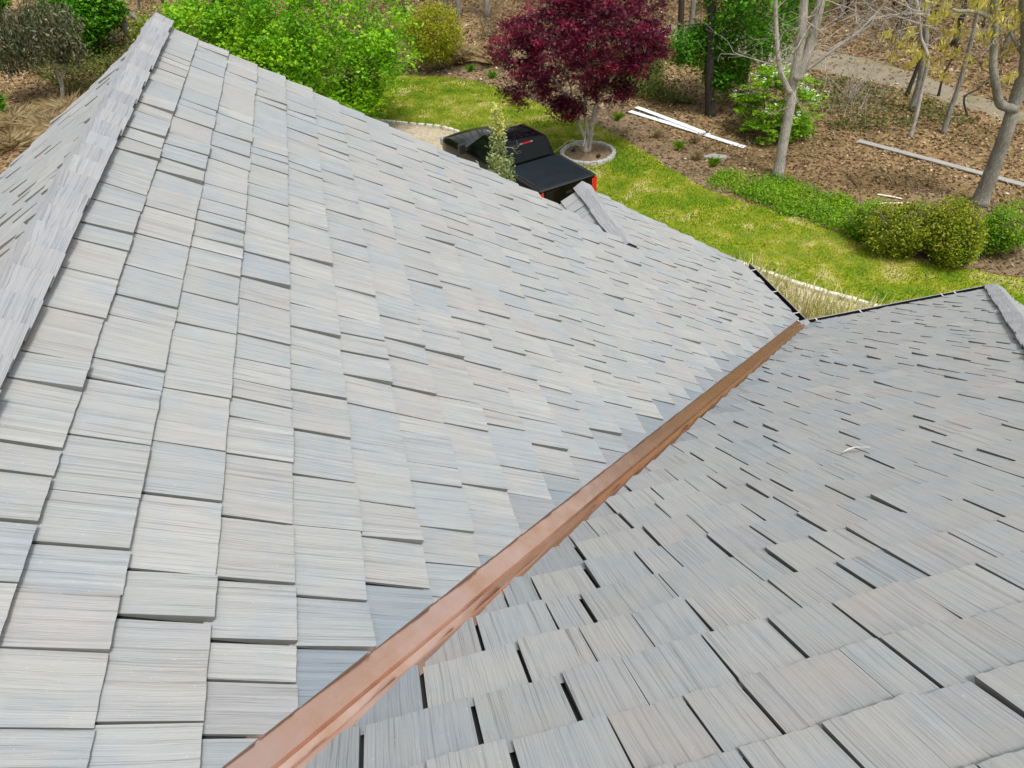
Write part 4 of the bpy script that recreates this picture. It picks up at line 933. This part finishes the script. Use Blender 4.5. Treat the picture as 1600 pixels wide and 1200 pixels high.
# ------------------------------------------------------------------ stone ring, edging, boards
M_STONE = simple('granite', (0.40, 0.385, 0.35), 0.85, var=0.25, scale=9, bmp=0.5)
M_STONE2 = simple('pale_stone', (0.56, 0.53, 0.46), 0.85, var=0.22, scale=9, bmp=0.5)
def block(hw, hd, h, r):
    mb = MB(); q = [(-hw, -hd), (hw, -hd), (hw, hd), (-hw, hd)]; j = lambda: r.uniform(-0.012, 0.012)
    b = [(x+j(), y+j(), 0) for x, y in q]; m1 = [(x+j(), y+j(), h*0.82) for x, y in q]; tq = [(x*0.86+j(), y*0.82+j(), h+j()*0.6) for x, y in q]
    mb.add(b+m1+tq, [(3, 2, 1, 0), (8, 9, 10, 11)]+[(i, (i+1) % 4, 4+(i+1) % 4, 4+i) for i in range(4)]+[(4+i, 4+(i+1) % 4, 8+(i+1) % 4, 8+i) for i in range(4)])
    return mb
ring = thing('stone_ring', 'ring of grey edging blocks filled with mulch round the burgundy tree', 'edging', (2.93, 17.5, 0.012))
r2 = random.Random(5); bl = [block(0.105, 0.075, 0.12, r2).mesh('stone', M_STONE) for _ in range(6)]
nR = 26
for k in range(nR):
    a = 2*math.pi*k/nR; rr_ = 0.92
    o = obj('stone', bl[k % 6], ring, (rr_*math.cos(a)*1.0, rr_*math.sin(a)*1.04, 0)); o.rotation_euler = (0, 0, a+math.pi/2+r2.gauss(0, 0.05))
me = make_mesh('mulch', [(0.86*math.cos(a*0.2618), 0.9*math.sin(a*0.2618), 0.035) for a in range(24)]+[(0, 0, 0.07)], [(i, (i+1) % 24, 24) for i in range(24)], M_MULCH)
obj('mulch', me, ring)
M_BLK = simple('black_plastic', (0.012, 0.012, 0.013), 0.4)
for (x, y, lab) in [(2.45, 17.75, 'small black spotlight in the mulch left of the burgundy stems'), (3.12, 16.95, 'small black spotlight in the mulch below the burgundy stems')]:
    t = thing('spotlight', lab, 'garden light', (x, y, 0.07), 0.6, 'spotlights in the stone ring')
    mb = MB(); mb.tube([(0, 0, -0.05), (0, 0, 0.06)], 0.012, 6); obj('stake', mb.mesh('stake', M_BLK), t)
    mb = MB(); mb.tube([(0, 0.06, 0.04), (0, 0.0, 0.07), (0, -0.06, 0.10), (0, -0.07, 0.105)], [0.03, 0.05, 0.065, 0.055], 12); obj('lamp_head', mb.mesh('lamp_head', M_BLK, True), t)
edge = thing('driveway_edging', 'row of pale stones edging the gravel drive beside the lawn', 'edging', (0, 0, 0.012))
ep = densify([Vector(p+(0,)) for p in [(-9.5, 23.9), (-6.5, 24.15), (-4.4, 23.85), (-2.8, 22.85), (-1.44, 21.75), (-0.3, 19.5), (0.5, 17.0), (1.5, 13.8)]], 14)
bl2 = [block(0.125, 0.07, 0.10, r2).mesh('stone', M_STONE2) for _ in range(6)]
acc = 0.0
for i in range(1, len(ep)):
    acc += (ep[i]-ep[i-1]).length
    if acc > 0.265:
        acc = 0; d = ep[i]-ep[i-1]
        o = obj('stone', bl2[i % 6], edge, ep[i]); o.rotation_euler = (0, 0, math.atan2(d.y, d.x)+r2.gauss(0, 0.04))
kerb = thing('bed_edging', 'pale cream edging strip round the straw bed between the gutters', 'edging', (0, 0, 0.02))
kp = densify([Vector(p+(0,)) for p in [(4.0, 9.4), (4.83, 8.05), (5.6, 6.95), (6.49, 5.87), (7.3, 4.5)]], 5)
M_CREAM = simple('cream_stone', (0.66, 0.62, 0.53), 0.8, var=0.15, scale=8)
acc = 0
bl3 = [block(0.17, 0.065, 0.12, r2).mesh('stone', M_CREAM) for _ in range(5)]
kp = densify(kp, 6)
for i in range(1, len(kp)):
    acc += (kp[i]-kp[i-1]).length
    if acc > 0.345:
        acc = 0; d = kp[i]-kp[i-1]
        o = obj('stone', bl3[i % 5], kerb, kp[i]); o.rotation_euler = (0, 0, math.atan2(d.y, d.x))
def board(name, label, a, b, wd, th, m, z=0.03, cat='board', roll=0.0):
    a, b = Vector(a+(0,)), Vector(b+(0,)); d = b-a; L = d.length
    mb = MB(); n = 8; hw = wd/2; c = 0.004; V = []; F = []
    for i in range(n+1):
        x = L*i/n; zz = 0.012*math.sin(3.1*i/n)
        V += [(x, -hw, zz), (x, hw, zz), (x, hw, zz+th-c), (x, hw-c, zz+th), (x, -hw+c, zz+th), (x, -hw, zz+th-c)]
    for i in range(n):
        for j in range(6): F.append((i*6+j, (i+1)*6+j, (i+1)*6+(j+1) % 6, i*6+(j+1) % 6))
    F += [(0, 1, 2, 3, 4, 5), tuple(n*6+j for j in range(6))[::-1]]
    mb.add(V, F); o = obj(name, mb.mesh(name, m), None, (a.x, a.y, z), label=label, category=cat); o.rotation_euler = (roll, 0, math.atan2(d.y, d.x)); return o
M_PVC = simple('white_pvc', (0.80, 0.81, 0.83), 0.4)
M_PLANK = simple('grey_plank', (0.31, 0.30, 0.265), 0.8, var=0.12, scale=3)
M_CUT = simple('cream_offcut', (0.74, 0.68, 0.55), 0.7, var=0.1)
board('trim_board', 'long white trim board lying in the litter, lower of the crossed pair', (5.84, 20.95), (8.30, 16.05), 0.23, 0.025, M_PVC, 0.035)
board('trim_board', 'white trim board lying across the first, its upper end splayed away', (6.22, 21.18), (7.60, 17.50), 0.23, 0.025, M_PVC, 0.075)
mb = MB(); mb.box((-0.14, -0.02, 0), (0.14, 0.02, 0.012)); mb.box((0.10, -0.06, 0.012), (0.14, 0.06, 0.02)); o = obj('strap', mb.mesh('strap', M_BLK), None, (7.52, 17.6, 0.104), label='short black strap across the white trim boards', category='strap'); o.rotation_euler = (0, 0, 0.5)
board('plank', 'long weathered grey plank lying on leaves behind the right trunk', (12.23, 15.18), (14.95, 10.0), 0.26, 0.04, M_PLANK, 0.03)
board('offcut', 'short cream offcut lying behind the shrubs, upper of two', (10.32, 11.28), (10.82, 10.76), 0.07, 0.02, M_CUT, 0.03)
board('offcut', 'longer cream offcut lying level just above the shrubs, lower of two', (9.75, 10.8), (10.83, 10.46), 0.075, 0.02, M_CUT, 0.03)
mb = MB(); mb.prism([(-0.42, -0.12), (0.1, -0.24), (0.45, -0.05), (0.38, 0.16), (-0.1, 0.2)], 0, 0.07)
o = obj('flat_stone', mb.mesh('flat_stone', M_STONE), None, (6.95, 15.66, 0.004), label='flat pale stone in the mulch below the white boards', category='stone'); o.rotation_euler = (0, 0, -0.5)
# white curl of wrap on the right slope
mb = MB(); V = []; F = []
for i in range(9):
    f = i/8; c = slB.pt(-3.19+0.15*f, 2.50+0.012*math.sin(f*5), 0.016+0.010*math.sin(f*3.1)**2)
    wv3 = 0.004+0.010*math.sin(f*3.1)
    V += [c-slB.V*wv3+slB.Nn*0.004, c+slB.V*wv3, c+slB.V*wv3-slB.Nn*0.0015, c-slB.V*wv3+slB.Nn*0.0025]
for i in range(8):
    for j in range(4): F.append((4*i+j, 4*i+(j+1) % 4, 4*i+4+(j+1) % 4, 4*i+4+j))
obj('plastic_scrap', make_mesh('plastic_scrap', V, F, M_WHITE), None, label='thin curled white plastic scrap lying on the right roof slope', category='scrap')

# ------------------------------------------------------------------ black pickup truck
M_PAINT = simple('black_paint', (0.003, 0.003, 0.0035), 0.10, spec=0.2)
M_GLASS = simple('dark_glass', (0.004, 0.006, 0.006), 0.06, spec=0.25)
M_VINYL = simple('tonneau_vinyl', (0.009, 0.014, 0.018), 0.5, spec=0.2, var=0.18, scale=3.5, bmp=0.08)
M_RED = simple('red_lens', (0.55, 0.012, 0.010), 0.15, coat=1.0)
M_CLEAR = simple('clear_lens', (0.30, 0.30, 0.31), 0.15, coat=0.5)
M_CHROME = simple('chrome', (0.6, 0.6, 0.62), 0.12, 1.0)
M_TYRE = simple('tyre', (0.012, 0.012, 0.012), 0.85)
M_TRIM = simple('black_trim', (0.010, 0.010, 0.011), 0.5)
tk = thing('pickup_truck', 'black crew cab pickup with covered bed parked on the gravel drive', 'truck', (0.56, 12.22, 0.012), math.radians(17.4))
def loft(name, secs, m, parent=tk, capends=True):
    n = len(secs[0]); V = [p for s_ in secs for p in s_]; F = []
    for i in range(len(secs)-1):
        for j in range(n-1): F.append((i*n+j, i*n+j+1, (i+1)*n+j+1, (i+1)*n+j))
        F.append((i*n+n-1, i*n, (i+1)*n, (i+1)*n+n-1))
    if capends: F += [tuple(range(n))[::-1], tuple((len(secs)-1)*n+j for j in range(n))]
    import bmesh
    me = make_mesh(name, V, F, m); bm = bmesh.new(); bm.from_mesh(me); bmesh.ops.recalc_face_normals(bm, faces=bm.faces[:]); bm.to_mesh(me); bm.free()
    for p in me.polygons: p.use_smooth = len(p.vertices) < 6
    try: me.set_sharp_from_angle(angle=math.radians(42))
    except Exception: pass
    return obj(name, me, parent)
def sec(y, hw, zb, zt, cr):
    h = [(-0.90*hw, zb), (-0.985*hw, zb+0.10), (-hw, zb+0.45*(zt-zb)), (-0.99*hw, zt-0.20), (-0.965*hw, zt-0.08), (-0.93*hw, zt-0.022), (-0.86*hw, zt), (-0.45*hw, zt+cr*0.75), (0, zt+cr)]
    h2 = h + [(-a, b) for a, b in h[:-1][::-1]]
    return [(a, y, b) for a, b in h2]
loft('body', [sec(2.0, 0.99, 0.46, 1.31, 0.0), sec(3.0, 1.0, 0.46, 1.31, 0.0), sec(4.05, 1.0, 0.46, 1.29, 0.01), sec(4.25, 0.995, 0.46, 1.24, 0.035), sec(4.8, 0.985, 0.46, 1.20, 0.05), sec(5.35, 0.965, 0.46, 1.15, 0.05), sec(5.7, 0.93, 0.46, 1.08, 0.045), sec(5.88, 0.86, 0.48, 0.98, 0.03), sec(5.97, 0.76, 0.52, 0.84, 0.0)], M_PAINT)
loft('bed', [sec(0.0, 0.955, 0.52, 1.33, 0.0), sec(0.05, 0.985, 0.48, 1.36, 0.0), sec(1.0, 1.0, 0.46, 1.36, 0.0), sec(1.93, 0.99, 0.46, 1.36, 0.0)], M_PAINT)
def rr(y0, y1, hw, z, rad, k=4):
    out = []
    for cx, cy, a0 in ((hw-rad, y1-rad, 0), (-hw+rad, y1-rad, 90), (-hw+rad, y0+rad, 180), (hw-rad, y0+rad, 270)):
        for i in range(k+1):
            a = math.radians(a0+90*i/k); out.append((cx+rad*math.cos(a), cy+rad*math.sin(a), z))
    return out
tn_ = loft('tonneau_cover', [rr(0.03, 1.86, 0.86, 1.35, 0.05), rr(0.03, 1.86, 0.86, 1.392, 0.05), rr(0.045, 1.845, 0.845, 1.405, 0.05), rr(0.10, 1.79, 0.79, 1.409, 0.05)], M_VINYL)
loft('bed_rail', [rr(-0.005, 0.075, 0.95, 1.345, 0.03), rr(-0.005, 0.075, 0.95, 1.375, 0.03), rr(0.005, 0.065, 0.93, 1.386, 0.03)], M_TRIM)
for sx in (-1, 1):
    mb = MB(); mb.box((sx*0.925-0.035, 0.08, 1.345), (sx*0.925+0.035, 1.90, 1.378)); obj('bed_rail', mb.mesh('bed_rail', M_TRIM), tk)
    mb = MB(); mb.box((sx*0.862-0.012, 0.06, 1.372), (sx*0.862+0.012, 1.85, 1.396)); obj('rail_clamp', mb.mesh('rail_clamp', simple('grey_rail', (0.10, 0.11, 0.12), 0.35, 0.6)), tn_)
tg = loft('tailgate', [rr(-0.018, 0.03, 0.78, 0.62, 0.015), rr(-0.024, 0.03, 0.78, 0.95, 0.015), rr(-0.018, 0.03, 0.78, 1.28, 0.015), rr(-0.030, 0.03, 0.78, 1.33, 0.015)], M_PAINT)
mb = MB(); mb.box((-0.10, -0.036, 1.12), (0.10, -0.020, 1.18)); obj('handle', mb.mesh('handle', M_TRIM), tg)
loft('rear_bumper', [rr(-0.14, 0.03, 0.95, 0.46, 0.05), rr(-0.16, 0.03, 0.97, 0.54, 0.05), rr(-0.14, 0.03, 0.95, 0.61, 0.05)], M_TRIM)
for sx in (-1, 1):
    loft('tail_light', [[(sx*0.90+a, y, z) for a, y, z in rr(-0.02, 0.16, 0.085, zz, 0.03)] for zz in (0.88, 0.90, 1.28, 1.30)], M_RED)
# cab: rings from the belt line up to the roof
def ring_c(y0, y1, hw, z, rad): return rr(y0, y1, hw, z, rad, 5)
BT = (2.0, 4.16, 0.955, 1.27); TP = (2.16, 3.46, 0.765, 1.80)
def lerp(f): return tuple(BT[i]+(TP[i]-BT[i])*f for i in range(4))
rings = []
for f in (0.0, 0.5, 1.0):
    y0, y1, hw, z = lerp(f); rings.append(ring_c(y0, y1, hw, z, 0.09))
rings += [ring_c(2.185, 3.41, 0.74, 1.845, 0.10), ring_c(2.25, 3.32, 0.68, 1.885, 0.12), ring_c(2.36, 3.18, 0.56, 1.912, 0.14), ring_c(2.55, 3.0, 0.32, 1.926, 0.14)]
cabo = loft('cab', rings, M_PAINT)
def pane(name, c, m=M_GLASS, th=0.006, parent=cabo):
    c = [Vector(q) for q in c]; nn = (c[1]-c[0]).cross(c[3]-c[0]).normalized(); mid = (c[0]+c[2])/2
    if nn.dot(mid-Vector((0, 2.9, 1.4))) < 0: nn = -nn
    V = [q+nn*th for q in c]+[q-nn*0.002 for q in c]
    return obj(name, make_mesh(name, V, [(0, 1, 2, 3), (7, 6, 5, 4), (0, 4, 5, 1), (1, 5, 6, 2), (2, 6, 7, 3), (3, 7, 4, 0)], m), parent)
def fy(f, end): return lerp(f)[1] if end else lerp(f)[0]
def cc(x, f, end): y0, y1, hw, z = lerp(f); return (x*hw, y1 if end else y0, z)
pane('windshield', [cc(-0.86, 0.06, 1), cc(0.86, 0.06, 1), cc(0.84, 0.95, 1), cc(-0.84, 0.95, 1)])
pane('rear_window', [cc(-0.80, 0.18, 0), cc(0.80, 0.18, 0), cc(0.80, 0.90, 0), cc(-0.80, 0.90, 0)])
def sw(sx, y, f): hw, z = lerp(f)[2:]; return (sx*hw, y, z)
for sx in (-1, 1):
    pane('side_window', [sw(sx, 2.25, 0.10), sw(sx, 3.05, 0.10), sw(sx, 3.02, 0.90), sw(sx, 2.36, 0.90)])
    pane('side_window', [sw(sx, 3.13, 0.10), sw(sx, 3.95, 0.10), sw(sx, 3.40, 0.90), sw(sx, 3.10, 0.90)])
    for y in (2.30, 3.25):
        mb = MB(); mb.box((sx*1.005-0.012, y, 1.12), (sx*1.005+0.012, y+0.2, 1.15)); obj('door_handle', mb.mesh('door_handle', M_CHROME), tk)
    mr = loft('side_mirror', [[(sx*1.16+a, y, z) for a, y, z in rr(3.92, 4.06, 0.11, zz, 0.04)] for zz in (1.20, 1.24, 1.42, 1.46)], M_TRIM)
    mb = MB(); mb.box((sx*1.02-0.05, 3.96, 1.24), (sx*1.02+0.05, 4.02, 1.29)); obj('mirror_arm', mb.mesh('mirror_arm', M_TRIM), mr)
    loft('headlight', [[(sx*0.80+a, y, z) for a, y, z in rr(5.70, 5.93, 0.11, zz, 0.04)] for zz in (0.80, 0.84, 0.98, 1.015)], M_CLEAR)
    for y in (1.05, 4.85):
        mb = MB(); x0 = sx*0.80; mb.tube([(x0-0.0, y, 0.40), (x0+sx*0.03, y, 0.40), (x0+sx*0.17, y, 0.40), (x0+sx*0.205, y, 0.40)], [0.34, 0.395, 0.395, 0.35], 24); ty = obj('wheel', mb.mesh('wheel', M_TYRE, False), tk)
        mb = MB(); mb.tube([(x0+sx*0.18, y, 0.40), (x0+sx*0.212, y, 0.40)], [0.25, 0.24], 20); obj('rim', mb.mesh('rim', simple('dark_rim', (0.05, 0.05, 0.055), 0.3, 0.8)), ty)
    mb = MB(); mb.box((sx*0.78-0.012, 2.45, 1.866), (sx*0.78+0.012 if 0 else sx*0.78+0.012, 2.46, 1.868))
for x in (-0.42, -0.21, 0.0, 0.21, 0.42):
    mb = MB(); mb.add([(x-0.04, 2.42, 1.912), (x+0.04, 2.42, 1.912), (x+0.03, 2.46, 1.928), (x-0.03, 2.46, 1.928), (x-0.04, 3.12, 1.908), (x+0.04, 3.12, 1.908), (x+0.03, 3.08, 1.925), (x-0.03, 3.08, 1.925)],
                      [(0, 1, 2, 3), (5, 4, 7, 6), (3, 2, 6, 7), (1, 5, 6, 2), (4, 0, 3, 7), (0, 4, 5, 1)]); obj('roof_rib', mb.mesh('roof_rib', M_PAINT), cabo)
bk = MB(); bk.box((-0.14, 2.165, 1.80), (0.14, 2.215, 1.845)); bko = obj('brake_light', bk.mesh('brake_light', M_RED), tk)
for sx in (-1, 1):
    mb = MB(); mb.box((sx*0.18-0.039, 2.167, 1.802), (sx*0.18+0.039, 2.214, 1.843)); obj('cargo_lamp', mb.mesh('cargo_lamp', M_CLEAR), bko)
mb = MB(); mb.box((-0.62, 5.925, 0.66), (0.62, 5.985, 0.90)); obj('grille', mb.mesh('grille', M_TRIM), tk)

for o in tk.children_recursive:
    me = o.data
    if me is None or me.get('st'): continue
    me['st'] = 1
    ys2 = [v.co.y for v in me.vertices]; mid = (min(ys2)+max(ys2))/2
    rigid = o.name.split('.')[0] in ('wheel', 'rim', 'side_mirror', 'mirror_arm', 'headlight', 'door_handle')
    for v in me.vertices:
        y_ = mid if rigid else v.co.y
        if y_ > 2.4: v.co.y += (y_-2.4)*0.105
tk.scale = (1.03, 1.03, 1.10)
